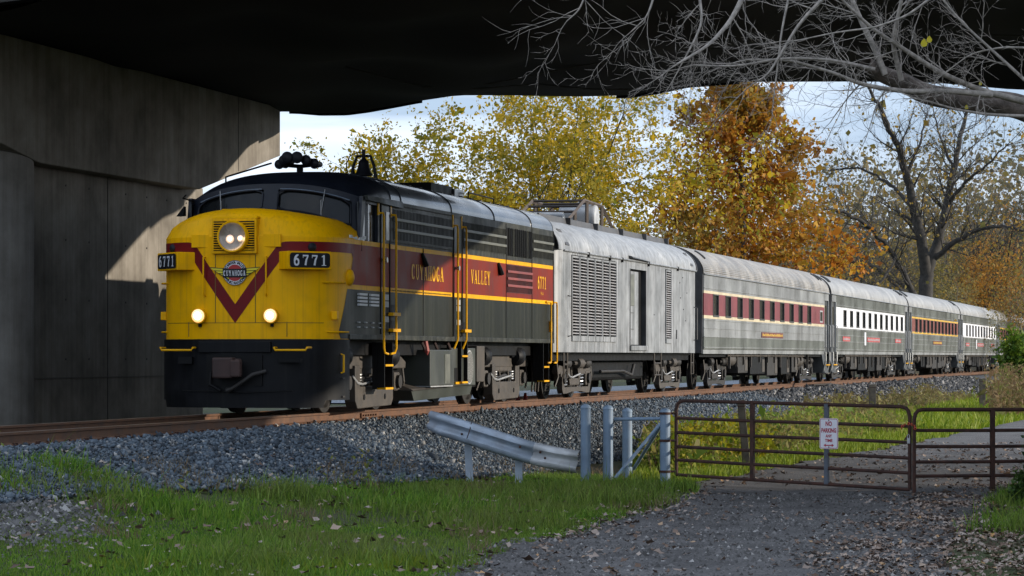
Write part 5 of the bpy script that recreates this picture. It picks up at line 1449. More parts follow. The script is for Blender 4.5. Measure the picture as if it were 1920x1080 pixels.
# wooden posts
def wpost(x, yt, yb, d, w, lean, label):
    t = px(x, yt, d); b = px(x + lean, yb, d); z0 = gz1(b.x, b.y) - .3
    f = empty('wooden_post', (b.x, b.y, 0)); tag(f, label, 'post')
    dx = t.x - b.x
    MB().hexa([(-w,-w,z0),(w,-w,z0),(w,w,z0),(-w,w,z0),(dx-w,-w,t.z-.02),(dx+w,-w,t.z),(dx+w,w,t.z+.01),(dx-w,w,t.z-.01)]).build('shaft', M['wood'], f, bevel=.01)
    MB().box(dx - w * 1.02, dx + w * 1.02, -w * 1.03, -w * .98, t.z - .12, t.z - .10).build('wire_staple', M['rust'], f)
wpost(1389, 750, 842, 50., .065, 14, 'leaning grey wooden post just behind the gate')
wpost(1636, 720, 762, 90., .10, 0, 'weathered wooden post in the dry weeds above the long gate')
wpost(1842, 709, 758, 105., .11, 0, 'dark wooden post standing in the grass near the right edge')

# traffic cones seen under the train
for x, y, lb in ((971, 743, 'orange traffic cone behind the locomotive rear truck, the left one'), (985, 741, 'orange traffic cone behind the locomotive rear truck, the right one')):
    d = 64.; p = px(x, y, d)
    k_ = empty('traffic_cone', (p.x, p.y, -.5)); tag(k_, lb, 'traffic cone', 'cones beyond the track')
    MB().box(-.16, .16, -.16, .16, 0, .03).build('base', M['orange'], k_)
    MB()._lathe2(Vector((0, 0, .03)), Vector((0, 0, 1)), [(0, .12), (.6, .03), (.605, .001)], 16).build('cone', mat('cone_red', (.55,.03,.02), .5), k_, smooth=50)
# timber crossing board against the near rail
cb = empty('crossing_board', W(0, 0, 0), ROT); tag(cb, 'dark timber crossing board lying against the near rail by the second coach', 'board')
for k, yy_ in enumerate((-1.02, -1.28, -1.54)):
    MB().box(58.5 + .1 * k, 63.5 - .2 * k, yy_ - .115, yy_ + .115, -.22 - .02 * k, -.06 - .03 * k).build('plank', M['tie'], cb, bevel=.015)
# ---------------------------------------------------------------- vegetation
M['bark'] = mat('grey_bark', (.10,.088,.075), .9, var=.35, vscale=5, bump=.5, bscale=20)
M['barkdark'] = mat('dark_bark', (.048,.043,.038), .9, var=.35, vscale=5, bump=.5, bscale=20)
M['twig'] = mat('pale_twig_bark', (.40,.35,.305), .8, var=.3, vscale=14)
M['limb'] = mat('rough_limb_bark', (.17,.135,.115), .9, var=.35, vscale=7, bump=.8, bscale=26)
M['bgtwig'] = mat('hazy_twig_bark', (.20,.175,.15), .9, var=.3, vscale=2)  # bark colour made paler to carry distance haze

def unit(v):
    return v / (math.sqrt(v[0] * v[0] + v[1] * v[1] + v[2] * v[2]) + 1e-9)
def cr3(a, b):
    return np.array((a[1] * b[2] - a[2] * b[1], a[2] * b[0] - a[0] * b[2], a[0] * b[1] - a[1] * b[0]))
def crn(a, b):
    return np.stack((a[:, 1] * b[:, 2] - a[:, 2] * b[:, 1], a[:, 2] * b[:, 0] - a[:, 0] * b[:, 2], a[:, 0] * b[:, 1] - a[:, 1] * b[:, 0]), 1)
CIRC = {k: (np.cos(2 * np.pi * np.arange(k) / k)[None, :, None], np.sin(2 * np.pi * np.arange(k) / k)[None, :, None]) for k in (3, 5, 7)}
class Tree:
    """branching skeleton -> tube mesh + leaf anchor points"""
    def __init__(self, seed):
        self.g = np.random.default_rng(seed); self.V, self.F, self.n = [], [], 0; self.tips = []
    def stroke(self, pts, rad):
        pts = np.asarray(pts, float); k = 7 if rad[0] > .09 else (5 if rad[0] > .03 else 3)
        m = len(pts); t = np.empty_like(pts); t[1:-1] = pts[2:] - pts[:-2]; t[0] = pts[1] - pts[0]; t[-1] = pts[-1] - pts[-2]
        t /= np.sqrt((t * t).sum(1))[:, None] + 1e-9
        ref = np.broadcast_to(np.array([0., 0, 1]) if abs(t[0, 2]) < .9 else np.array([1., 0, 0]), t.shape)
        s = crn(t, ref); s /= np.sqrt((s * s).sum(1))[:, None] + 1e-9
        b = crn(t, s); ca, sa = CIRC[k]
        ring = pts[:, None] + (s[:, None] * ca + b[:, None] * sa) * np.asarray(rad)[:, None, None]
        self.V.append(ring.reshape(-1, 3))
        i = np.arange(m - 1)[:, None] * k; j = np.arange(k)[None]; jn = (j + 1) % k
        f = np.stack([i + j, i + jn, i + k + jn, i + k + j], -1).reshape(-1, 4) + self.n
        self.F.append(f); self.n += m * k
    def grow(self, p, d, length, r, lev, P):
        """P: dict with per-level counts, spreads and a tropism vector"""
        g = self.g; n = P['seg'][min(lev, len(P['seg']) - 1)]
        pts = [np.array(p, float)]; d = unit(np.array(d, float)); ds = []
        wob = P['wob'][min(lev, len(P['wob']) - 1)]; tro = np.array(P['tro'][min(lev, len(P['tro']) - 1)], float)
        for i in range(n):
            d = unit(d + g.normal(0, wob, 3) + tro / n); ds.append(d); pts.append(pts[-1] + d * length / n)
        re = r * P.get('taper', .35)
        rad = np.linspace(r, re, n + 1)
        self.stroke(pts, rad)
        if lev >= P['levels']:
            for i in range(1, n + 1): self.tips.append((pts[i], ds[i - 1]))
            return
        if lev >= P.get('leaf_from', 99):
            for i in range(max(1, n // 2), n + 1): self.tips.append((pts[i], ds[i - 1]))
        c = P['kids'][min(lev, len(P['kids']) - 1)]; lo = P['start'][min(lev, len(P['start']) - 1)]
        az0 = g.uniform(0, 6.28)
        for k in range(c):
            f = lo + (1 - lo) * (k + g.uniform(.1, .9)) / c
            i = min(int(f * n), n - 1); q = pts[i] + (pts[i + 1] - pts[i]) * (f * n - i); dd = ds[i]
            ang = R(P['ang'][min(lev, len(P['ang']) - 1)]) * g.uniform(.7, 1.25)
            az = az0 + k * 2.4 + g.uniform(-.5, .5)
            a1 = unit(cr3(dd, (0.3, .5, .81))); a2 = cr3(dd, a1)
            nd = dd * math.cos(ang) + (a1 * math.cos(az) + a2 * math.sin(az)) * math.sin(ang)
            lr = P['len'][min(lev, len(P['len']) - 1)]
            shape = P.get('shape', lambda f, l: 1.)(f, lev)
            self.grow(q, nd, length * lr * g.uniform(.75, 1.2) * shape, max(r + (re - r) * f, .004) * P['rad'][min(lev, len(P['rad']) - 1)], lev + 1, P)
        # leader continues
        if P.get('leader', True) and lev < P['levels']:
            self.grow(pts[-1], ds[-1], length * .55, re * .95, lev + 1, P)
    def mesh(self, name, m):
        return np_mesh(name, np.concatenate(self.V), np.concatenate(self.F), m)

def leaf_mesh(name, C, Nrm, size, m, g, aspect=.62, droop=.3):
    n = len(C)
    d = Nrm + g.normal(0, .7, (n, 3)); d[:, 2] -= droop; d /= np.linalg.norm(d, axis=1, keepdims=True)
    r = g.normal(size=(n, 3)); s = np.cross(d, r); s /= np.linalg.norm(s, axis=1, keepdims=True) + 1e-9
    sz = size * g.lognormal(-.06, .42, n)[:, None]
    up = np.cross(s, d)
    V = np.stack([C, C + d * sz * .5 + s * sz * aspect * .5 + up * sz * .10, C + d * sz, C + d * sz * .5 - s * sz * aspect * .5 + up * sz * .10], 1)
    Fq = np.arange(4 * n).reshape(n, 4)
    return np_mesh(name, V.reshape(-1, 3), Fq, m)
def leaves_at(t, per, spread, g, keep=1.0, zfun=None):
    C = np.array([p for p, _ in t.tips]); Dn = np.array([d for _, d in t.tips])
    C = np.repeat(C, per, 0) + g.normal(0, spread, (len(C) * per, 3)); Dn = np.repeat(Dn, per, 0)
    k = g.random(len(C)) < (keep if zfun is None else zfun(C) * keep)
    return C[k], Dn[k]

def place_tree(name, label, cat, p, bark_me, crown_me, rz=0., sc=1., group=None):
    e = empty(name, p, rz); e.scale = (sc, sc, sc)
    inst('trunk', bark_me, e)
    if crown_me: inst('crown', crown_me, e)
    tag(e, label, cat, group)
    return e
def gnd(x, d):
    """ground point under photo column x at depth d"""
    X = (x - 960) / F_PX * d; return (X, d, gz1(X, d) - .1)

LY = island_mat('yellow_green_leaf', [(.16,.15,.012),(.38,.29,.015),(.62,.39,.015),(.68,.44,.02),(.26,.27,.03)], .55, .45, low=((.13,.16,.02), .35, .55))
LO = island_mat('orange_brown_leaf', [(.17,.060,.010),(.40,.13,.014),(.56,.22,.020),(.62,.34,.030),(.26,.19,.02)], .6, .40, low=((.22,.19,.03), .30, .6))
LG = island_mat('sparse_gold_leaf', [(.22,.15,.03),(.45,.27,.04),(.30,.22,.05),(.16,.15,.04)], .6, .4)
LB = island_mat('olive_brush_leaf', [(.13,.13,.04),(.24,.20,.06),(.32,.25,.07),(.17,.16,.06),(.42,.30,.08)], .65, .35, low=((.20,.17,.09), .12, .6))
LR = island_mat('bright_orange_leaf', [(.42,.19,.03),(.60,.30,.05),(.52,.26,.05)], .6, .4)
LE = island_mat('evergreen_leaf', [(.025,.05,.012),(.05,.10,.02),(.10,.17,.03)], .5, .3)
LV = island_mat('bright_green_leaf', [(.05,.11,.015),(.13,.22,.02),(.20,.26,.03)], .5, .4)  # a brighter green than the evergreen leaf

# 1. yellow-green spreading tree behind the locomotive
P1 = dict(levels=4, seg=[4,5,4,4,3], wob=[.06,.09,.12,.16,.2], tro=[(0,0,.1),(0,0,.10),(0,0,.02),(0,0,-.10),(0,0,-.2)], kids=[6,6,5,4], start=[.45,.25,.25,.2], ang=[44,38,40,42], len=[1.45,.62,.55,.5], rad=[.62,.55,.5,.5], taper=.45)
t = Tree(11); g = np.random.default_rng(21)
t.grow((0,0,0), (.02,0,1), 4.4, .26, 0, P1)
C, Dn = leaves_at(t, 20, .19, g, .9, lambda C: np.clip(.75 + .6 * np.sin(C[:,0]*1.7+np.sin(C[:,2]*1.1)) * np.sin(C[:,2]*1.5+C[:,1]), .15, 1))
place_tree('spreading_tree', 'large yellow-green leafed tree spreading above the locomotive roof', 'tree', gnd(945, 108), t.mesh('trunk', M['barkdark']), leaf_mesh('crown', C, Dn, .14, LY, g), R(20), .92)
# 2. conical orange-brown tree
P2 = dict(levels=3, seg=[9,5,4,3], wob=[.02,.08,.14,.2], tro=[(0,0,.05),(0,0,.35),(0,0,.15),(0,0,0)], kids=[40,8,5], start=[.13,.2,.2], ang=[62,45,45], len=[.40,.48,.5], rad=[.22,.45,.5], taper=.18, leader=False,
          shape=lambda f, l: (1.12 - .90 * f) if l == 0 else 1.)
t = Tree(5); g = np.random.default_rng(22)
t.grow((0,0,0), (0,0,1), 12.0, .20, 0, P2)
C, Dn = leaves_at(t, 12, .16, g, .85, lambda C: np.clip(.62 + .75 * np.sin(C[:,0]*2.1+np.sin(C[:,2]*1.3)) * np.sin(C[:,2]*1.9+C[:,1]), .06, 1))
place_tree('orange_tree', 'conical orange-brown tree rising behind the first coaches', 'tree', gnd(1395, 118), t.mesh('trunk', M['bark']), leaf_mesh('crown', C, Dn, .15, LO, g, .8), 0, 1.06)
# 3. large bare trees with forked trunks
P3 = dict(levels=5, seg=[4,6,5,4,3,3], wob=[.05,.10,.13,.17,.2,.25], tro=[(0,0,.1),(0,0,.55),(0,0,.35),(0,0,.15),(0,0,.05),(0,0,0)], kids=[5,7,6,5,3], start=[.45,.2,.2,.2,.2], ang=[46,44,46,48,50], len=[2.0,.60,.56,.54,.5], rad=[.72,.55,.5,.5,.55], taper=.42)
big = []
for sd, ln in ((47, 3.3),):
    t = Tree(sd); t.grow((0,0,0), (.03,0,1), ln, .42, 0, P3); g = np.random.default_rng(sd)
    C, Dn = leaves_at(t, 1, .12, g, .03)
    big.append((t.mesh('trunk', M['barkdark']), leaf_mesh('crown', C, Dn, .15, LG, g, .8)))
# the big forked tree: trunk, two leaders and spreading limbs, then grown twigs
bt_ = Tree(301); gq = np.random.default_rng(301)
bx0, by0 = (1736 - 960) / F_PX * 152., 152.
big_limbs = [
 ([(1738,760,152),(1738,640,152),(1736,560,152),(1738,510,152)], .46, .38),
 ([(1738,520,152),(1728,460,151.5),(1715,390,151),(1698,320,150.5),(1678,262,150),(1655,215,149.5),(1630,165,149)], .33, .08),
 ([(1738,512,152),(1762,445,152.5),(1778,375,153),(1788,320,153.5),(1802,255,154),(1818,190,154)], .31, .08),
 ([(1735,590,152),(1705,535,150.5),(1672,470,149.5),(1630,425,148.5),(1588,400,148),(1552,392,147.5)], .20, .05),
 ([(1732,610,152),(1690,545,153.5),(1645,500,154.5),(1600,490,155),(1566,500,155)], .15, .04),
 ([(1748,490,152.3),(1795,450,151),(1842,425,150),(1890,424,149.5),(1935,440,149)], .17, .05),
 ([(1716,395,151),(1682,355,152.5),(1645,328,153.5),(1600,312,154),(1560,320,154)], .12, .035),
 ([(1778,380,153),(1810,340,151.5),(1850,310,150.5),(1890,270,150)], .11, .035),
 ([(1700,325,150.5),(1725,270,152),(1740,210,153)], .10, .03),
 ([(1788,320,153.5),(1765,265,155),(1750,205,156)], .09, .03),
 ([(1680,480,149.5),(1660,520,148),(1625,555,147),(1590,590,146.5)], .07, .025)]
PB = dict(levels=2, seg=[6,5,4], wob=[.11,.15,.18], tro=[(0,0,.35),(0,0,.2),(0,0,.1)], kids=[7,4], start=[.15,.15], ang=[42,45], len=[.48,.5], rad=[.5,.6], taper=.3, leader=True)
for pth, r0, r1 in big_limbs:
    P = np.array([px(*p) for p in pth], float); tt = np.linspace(0, len(P) - 1, (len(P) - 1) * 5 + 1)
    Q = np.stack([np.interp(tt, np.arange(len(P)), P[:, k]) for k in range(3)], 1)
    for _ in range(3): Q[1:-1] = (Q[:-2] + 2 * Q[1:-1] + Q[2:]) / 4
    Q[1:-1] += gq.normal(0, .035, Q[1:-1].shape)
    bt_.stroke(Q, np.linspace(r0, r1, len(Q)))
    if r0 > .4: continue
    L_ = np.linalg.norm(np.diff(Q, axis=0), axis=1).sum()
    for k in range(int(6 + L_ * 2.3)):
        f = gq.uniform(.12, 1.); i = min(int(f * (len(Q) - 1)), len(Q) - 2); q = Q[i] + (Q[i+1] - Q[i]) * gq.random()
        dd = unit(Q[i+1] - Q[i]); a1 = unit(cr3(dd, gq.normal(size=3))); ang = R(gq.uniform(28, 65))
        bt_.grow(q, dd * math.cos(ang) + a1 * math.sin(ang), gq.uniform(1.0, 2.6), max((r0 + (r1 - r0) * f) * .30, .022), 0, PB)
    bt_.grow(Q[-1], unit(Q[-1] - Q[-4]), 2.2, r1 * .8, 0, PB)
org = np.array([bx0, by0, 0.])
bt_.V = [v - org for v in bt_.V]; bt_.tips = [(p - org, d) for p, d in bt_.tips]
C, Dn = leaves_at(bt_, 1, .12, gq, .05)
place_tree('bare_tree', 'big dark bare tree with thick forked trunk above the white-banded coaches', 'tree', (bx0, by0, 0), bt_.mesh('trunk', M['barkdark']), leaf_mesh('crown', C, Dn, .16, LG, gq, .8), 0, 1.0, 'big bare trees beyond the train')
place_tree('bare_tree', 'bare tree leaning over the last coaches at the right edge', 'tree', gnd(1850, 196), *big[0], R(120), 1.0, 'big bare trees beyond the train')
place_tree('bare_tree', 'thin bare tree just left of the forked one, right of the orange tree', 'tree', gnd(1585, 170), *big[0], R(250), .86, 'big bare trees beyond the train')

# 4. woods behind: individual trees from a few grown kinds
P4 = dict(levels=3, seg=[6,5,4,3], wob=[.04,.1,.15,.2], tro=[(0,0,.1),(0,0,.35),(0,0,.15),(0,0,0)], kids=[11,7,5], start=[.25,.2,.2], ang=[42,42,45], len=[.5,.5,.5], rad=[.4,.5,.55], taper=.25, leader=True)
kinds = []
for k, (sd, lm, per, keep, size) in enumerate(((61, LB, 2, .40, .17), (62, LB, 3, .75, .17), (63, LG, 2, .25, .17), (64, LR, 4, .8, .17), (65, LY, 5, .8, .15), (66, None, 0, 0, 0))):
    t = Tree(sd); t.grow((0,0,0), (.02,.02,1), 7.4, .15, 0, P4); g = np.random.default_rng(sd)
    cm_ = None
    if lm:
        C, Dn = leaves_at(t, per, .3, g, keep); cm_ = leaf_mesh('crown', C, Dn, size, lm, g, .8)
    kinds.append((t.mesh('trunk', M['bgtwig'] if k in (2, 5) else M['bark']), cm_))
kl = ['olive-brown half-bare tree in the woods behind the train', 'leafier olive-gold tree in the woods behind the train', 'thin gold-flecked tree in the woods behind the train', 'bright orange tree in the woods at the right edge', 'yellow leafy tree in the woods between the two big autumn trees', 'pale leafless tree in the woods behind the train']
wood = [(1262,132,4,.48),(1200,140,4,.60),(1110,150,1,.62),(1275,165,1,.68),(1235,190,1,.72),(1320,180,1,.9),(1480,175,0,.8),(1540,185,5,.9),(1575,175,0,.8),(1600,195,1,.85),(1630,180,2,.95),(1655,200,5,1.0),(1680,185,0,.8),(1705,210,1,.85),(1735,190,2,.9),(1760,205,0,.9),(1790,195,1,.75),(1815,212,5,1.0),(1850,190,3,.72),(1880,200,3,.85),(1905,186,2,.8),(1930,190,1,.8),(1610,160,2,.6),(1820,172,2,.55),(1880,170,0,.5),(1500,200,2,.9),(1440,205,0,.9),(1560,215,2,1.0),(1650,165,1,.45),(1770,178,1,.55),(800,175,5,.85),(1000,185,0,.6),(930,180,1,.55),(1555,196,5,1.15),(1590,205,2,1.1),(1622,190,5,1.2),(1668,196,2,1.15),(1712,198,5,1.2),(1748,206,2,1.25),(1782,200,5,1.25),(1840,205,5,1.2),(1868,210,2,1.15),(1898,202,5,1.1)]
ORD = ['first', 'second', 'third', 'fourth', 'fifth', 'sixth', 'seventh', 'eighth', 'ninth', 'tenth', 'eleventh', 'twelfth', 'thirteenth', 'fourteenth']
used = {}
for i, (x, d, k, s) in enumerate(sorted(wood)):
    used[k] = used.get(k, -1) + 1
    lb = ORD[used[k]] + ' ' + kl[k].split(' in the')[0] + ' from the left in the woods behind the train'
    if k == 5 and x == 800: lb = 'pale leafless tree showing beside the bell, left of the yellow-green tree'
    place_tree('woodland_tree', lb, 'tree', gnd(x, d), *kinds[k], R((i * 77) % 360), s, 'woods behind the train')
# dark green tree crown on the far slope at the right
t = Tree(71); t.grow((0,0,0), (0,0,1), 9., .2, 0, dict(P4, kids=[16,8,6])); g = np.random.default_rng(71)
C, Dn = leaves_at(t, 3, .3, g, .9)
place_tree('green_tree', 'dark green tree on the far slope at the right edge', 'tree', gnd(1915, 232), t.mesh('trunk', M['bark']), leaf_mesh('crown', C, Dn, .22, LE, g, .7), 0, .82)
C, Dn = leaves_at(t, 3, .3, g, .9)
place_tree('green_tree', 'olive green tree top right of the yellow-green tree', 'tree', gnd(1245, 200), t.mesh('trunk', M['bark']), leaf_mesh('crown', C, Dn, .2, LB, g, .7), 1., .62)
# wooded hill far behind
hx = np.linspace(-260, 320, 60); hy = np.linspace(225, 420, 24); HX, HY = np.meshgrid(hx, hy)
HZ = -1.2 + np.clip((HY - 228) / 120, 0, 1) ** .8 * (9 + 9 * sstep(0, 70, HX)) + .8 * np.sin(HX * .13) * np.cos(HY * .09)
idx = np.arange(HX.size).reshape(HX.shape); Fq = np.stack([idx[:-1,:-1], idx[:-1,1:], idx[1:,1:], idx[1:,:-1]], -1).reshape(-1, 4)
hill = bpy.data.objects.new('hill', np_mesh('hill', np.stack([HX, HY, HZ], -1).reshape(-1, 3), Fq, mat('leaf_littered_hill', (.14,.11,.06), .95, var=.4, vscale=.2, bump=.6, bscale=3))); hill.data.shade_smooth()
COL.objects.link(hill); tag(hill, kind='structure')
# far-off wood on that hill, one mass of foliage and twigs
g = np.random.default_rng(91); n = 95000
X = g.uniform(-30, 85, n); Y = g.uniform(225, 300, n); base = -1.2 + np.clip((Y - 228) / 120, 0, 1) ** .8 * (9 + 9 * sstep(0, 70, X))
cell = np.sin(X * .9 + 3 * np.sin(Y * .21)) * .5 + .5
Z = base + g.random(n) ** .75 * (7. + 4.5 * cell) * (1 + .45 * sstep(22, 34, X))
LH = island_mat('far_wood_leaf', [(.17,.145,.10),(.24,.20,.13),(.30,.23,.12),(.22,.205,.14),(.34,.23,.10)], .8, .3, low=((.12,.13,.07), .06, .7))  # distance haze is put into these paler leaf colours
o = bpy.data.objects.new('distant_wood', leaf_mesh('distant_wood', np.stack([X, Y, Z], -1), np.zeros((n, 3)), .38, LH, g, .7)); COL.objects.link(o)
tag(o, 'hazy autumn wood covering the far hillside', 'wood', kind='stuff')

# 5. foreground tree reaching in from the upper right: limb and pale twigs
ft_ = Tree(101)
D0 = 34.
def limb(pts, r0, r1, sm=5):
    P = np.array([px(*p) for p in pts], float)
    tt = np.linspace(0, len(P) - 1, (len(P) - 1) * sm + 1)
    Q = np.stack([np.interp(tt, np.arange(len(P)), P[:, k]) for k in range(3)], 1)
    for _ in range(3): Q[1:-1] = (Q[:-2] + 2 * Q[1:-1] + Q[2:]) / 4
    ft_.stroke(Q, np.linspace(r0, r1, len(Q))); return Q
TX, TY = 13.2, 37.5                                       # trunk out of frame to the right
trunk_pts = [(TX, TY, gz1(TX, TY) - .3), (TX + .05, TY, 1.5), (TX - .05, TY, 2.9), (TX - .3, TY - .3, 3.9), (TX - .9, TY - .9, 4.35)]
ft_.stroke(trunk_pts, [.34, .30, .27, .24, .22])
main = limb([(2480, 235, 36.), (2230, 250, 35.), (1990, 232, 34.2), (1900, 196, D0), (1820, 190, 33.8), (1740, 180, 33.6), (1700, 158, 33.4), (1650, 138, 33.2), (1622, 118, 33.)], .20, .085)
crown2 = [[(TX, TY, 2.9), (TX + .4, TY + .3, 5.), (TX + .9, TY + .4, 6.4)], [(TX - .1, TY, 3.5), (TX - 1., TY - .8, 5.), (TX - 1.6, TY - 1.8, 6.2)]]
for c_ in crown2: ft_.stroke(c_, [.2, .13, .06])
PT = dict(levels=2, seg=[7,6,4], wob=[.13,.15,.18], tro=[(-.15,0,-.12),(0,0,.08),(0,0,.1)], kids=[7,4], start=[.12,.15], ang=[38,42], len=[.42,.42], rad=[.62,.7], taper=.28, leader=False)
gt = np.random.default_rng(55)
sub = [  # (path in photo x, y, depth), radius start/end
 ([(1920,190,33.6),(1840,170,33.3),(1760,135,33.),(1700,95,32.8),(1630,50,32.6),(1570,-10,32.4)], .045, .016),
 ([(1860,178,33.2),(1780,170,33.),(1700,172,32.8),(1620,160,32.6),(1560,135,32.4),(1480,112,32.2),(1400,112,32.)], .040, .012),
 ([(1660,140,33.),(1640,90,33.),(1615,40,33.),(1590,-20,33.)], .042, .028),
 ([(1690,150,33.),(1672,80,32.8),(1690,0,32.6)], .034, .022),
 ([(1640,130,32.8),(1560,112,32.4),(1470,108,32.),(1380,125,31.8),(1300,122,31.6)], .026, .010),
 ([(1560,-20,32.),(1500,40,31.8),(1470,90,31.6),(1440,140,31.4),(1410,158,31.2)], .030, .012),
 ([(1400,-20,32.),(1370,40,31.8),(1330,85,31.6),(1270,120,31.4)], .034, .012),
 ([(1310,-20,32.),(1318,40,31.8),(1300,80,31.6),(1275,125,31.4)], .022, .010),
 ([(1230,-20,32.2),(1215,30,32.),(1180,62,31.8)], .018, .008),
 ([(1100,-15,32.5),(1085,20,32.4),(1062,40,32.3)], .016, .007),
 ([(1920,150,33.),(1860,95,32.8),(1800,40,32.6),(1760,-10,32.4)], .026, .012),
 ([(1930,90,33.2),(1880,88,33.),(1820,100,32.8),(1780,130,32.6)], .016, .008),
 ([(1740,0,32.),(1700,30,31.9),(1640,52,31.8),(1570,60,31.7),(1500,75,31.6)], .018, .008),
 ([(1920,218,33.4),(1850,215,33.2),(1790,205,33.),(1740,190,32.8)], .024, .012),
 ([(1620,150,32.8),(1600,170,32.6),(1580,195,32.5),(1556,230,32.4)], .014, .006),
 ([(1480,-10,31.8),(1465,60,31.6),(1455,150,31.5),(1450,190,31.4)], .018, .007),
]
for pth, r0, r1 in sub:
    Q = limb(pth, r0, r1)
    L_ = np.linalg.norm(np.diff(Q, axis=0), axis=1).sum(); n = int(4 + L_ * 2.1)
    for k in range(n):
        f = gt.uniform(.05, 1.); i = min(int(f * (len(Q) - 1)), len(Q) - 2); q = Q[i] + (Q[i+1] - Q[i]) * gt.random()
        dd = unit(Q[i+1] - Q[i]); a1 = unit(np.cross(dd, gt.normal(size=3))); ang = R(gt.uniform(25, 65))
        nd = dd * math.cos(ang) + a1 * math.sin(ang); nd[1] *= .6
        ft_.grow(q, nd, gt.uniform(.35, 1.05), (r0 + (r1 - r0) * f) * .26 + .0022, 0 if r0 > .02 else 1, PT)
    ft_.grow(Q[-1], unit(Q[-1] - Q[-4]), .8, r1 * .8, 0, PT)
fe = empty('overhanging_tree', (TX, TY, 0)); tag(fe, 'bare pale-twigged tree reaching its limb in from the upper right', 'tree')
# split the heavy limb and the twigs so that each has its own bark
thick, thin = Tree(0), Tree(0)
for V_, F_ in zip(ft_.V, ft_.F):
    k = len(F_) // (len(V_) // (len(F_) - 0) if False else 1)
off_ = 0
for V_, F_ in zip(ft_.V, ft_.F):
    loc_f = F_ - off_; off_ += len(V_)
    w_ = np.linalg.norm(V_[0] - V_[2]) if len(V_) > 3 else 0
    tgt = thick if w_ > .14 else thin
    tgt.V.append(V_ - np.array([TX, TY, 0])); tgt.F.append(loc_f + tgt.n); tgt.n += len(V_)
o = inst('trunk', thick.mesh('trunk', M['limb']), fe); o.data.shade_smooth()
inst('branches', thin.mesh('branches', M['twig']), fe)
ylf = island_mat('last_yellow_leaf', [(.70,.58,.03),(.75,.62,.05)], .5, .4)
for x, y, d, s in ((1732, 88, 32.3, .085), (1742, 80, 32.3, .07), (1812, 205, 33.3, .05), (1838, 160, 33.1, .04)):
    p = px(x, y, d) - Vector((TX, TY, 0))
    MB().add([p + Vector((s * u, .25 * s * u * u, s * v)) for u, v in ((0, 0), (.38, .12), (.52, .5), (.3, .85), (.05, 1.15), (-.28, .8), (-.42, .42), (-.3, .1))], [tuple(range(8))]).build('leaf', ylf, fe)

# 6. bushes and trees at the right, out of the picture, that shade the gate
g = np.random.default_rng(77)
t = Tree(81); t.grow((0,0,0), (0,0,1), 4.6, .14, 0, dict(P4, kids=[14,8,5])); C, Dn = leaves_at(t, 6, .22, g, .95)
shrub_b, shrub_c = t.mesh('trunk', M['bark']), leaf_mesh('crown', C, Dn, .2, LE, g, .7)
for i, (a, r, s) in enumerate(((.6, 24, .98), (-2.2, 23, 1.08), (-5.2, 24.5, 1.15), (-1., 27, 1.2), (-8., 23, 1.0), (-11., 25., 1.1))):
    p = W(a, -r); place_tree('thicket_tree', ORD[i] + ' leafy thicket tree along the lane, right of the gate and out of view', 'tree', (p.x, p.y, -1.2), shrub_b, shrub_c, i * 1.1, s, 'thicket beside the lane')
# green bush at the right edge beyond the gate
t = Tree(83); t.grow((0,0,0), (0,0,1), 1.7, .06, 0, dict(P4, kids=[13,7,5], start=[.1,.2,.2])); g = np.random.default_rng(83); C, Dn = leaves_at(t, 5, .12, g, .95)
bb, bc = t.mesh('stems', M['bark']), leaf_mesh('crown', C, Dn, .14, LV, g, .6)
place_tree('green_bush', 'bright green bush hiding the tail of the train at the right edge', 'bush', gnd(1922, 100), bb, bc, 0, .95)
t = Tree(84); t.grow((0,0,0), (0,0,1), .8, .04, 0, dict(P4, kids=[10,6,4], start=[.1,.2,.2])); g = np.random.default_rng(84); C, Dn = leaves_at(t, 4, .07, g, .9)
b2_, c2_ = t.mesh('stems', M['bark']), leaf_mesh('crown', C, Dn, .085, LE, g, .65)
place_tree('green_bush', 'dark leafy bush crowding the end of the right gate', 'bush', gnd(1990, 40.5), b2_, c2_, 0, .9)
place_tree('green_bush', 'low dark bush under the right end of the gate', 'bush', gnd(1925, 38.), b2_, c2_, 2., .42)
# ---------------------------------------------------------------- grass, weeds, fallen leaves
def blades(name, X, Y, h, w, m, g, lean=.5):
    n = len(X); Z = gz(X, Y) - .02
    hh = h * g.lognormal(0, .35, n); az = g.uniform(0, 6.28, n); ln = lean * hh * g.random(n)
    dx, dy = np.cos(az), np.sin(az); wz = g.uniform(0, 6.28, n); wx, wy = np.cos(wz) * w, np.sin(wz) * w
    B = np.stack([X, Y, Z], -1)
    mid = B + np.stack([dx * ln * .35, dy * ln * .35, hh * .55], -1); tip = B + np.stack([dx * ln, dy * ln, hh], -1)
    s = np.stack([wx, wy, np.zeros(n)], -1)
    V = np.stack([B - s, B + s, mid + s * .8, mid - s * .8, tip], 1)
    i = (np.arange(n) * 5)[:, None]
    T = np.concatenate([i + np.array([[0, 1, 2]]), i + np.array([[0, 2, 3]]), i + np.array([[3, 2, 4]])], 0)
    o = bpy.data.objects.new(name, np_mesh(name, V.reshape(-1, 3), T, m)); COL.objects.link(o); return o
def off_of(X, Y):
    """metres from the track towards the camera, shifted so that the ballast foot is always at 4.4"""
    r = (X - NX) * CS - (Y - NY) * SN; return r - toe((X - NX) * SN + (Y - NY) * CS)[0] + 4.4
def patch(X, Y, f=1., ph=0.):
    return .5 + .25 * (np.sin(X * 1.7 * f + ph + np.sin(Y * 1.1 * f)) + np.sin(Y * 1.45 * f - ph + 1.3 * np.sin(X * .8 * f)))
def frustum(g, n, d0, d1, x0, x1, pw=1.):
    d = d0 + (d1 - d0) * g.random(n) ** pw; px_ = g.uniform(x0, x1, n); return (px_ - 960) / F_PX * d, d
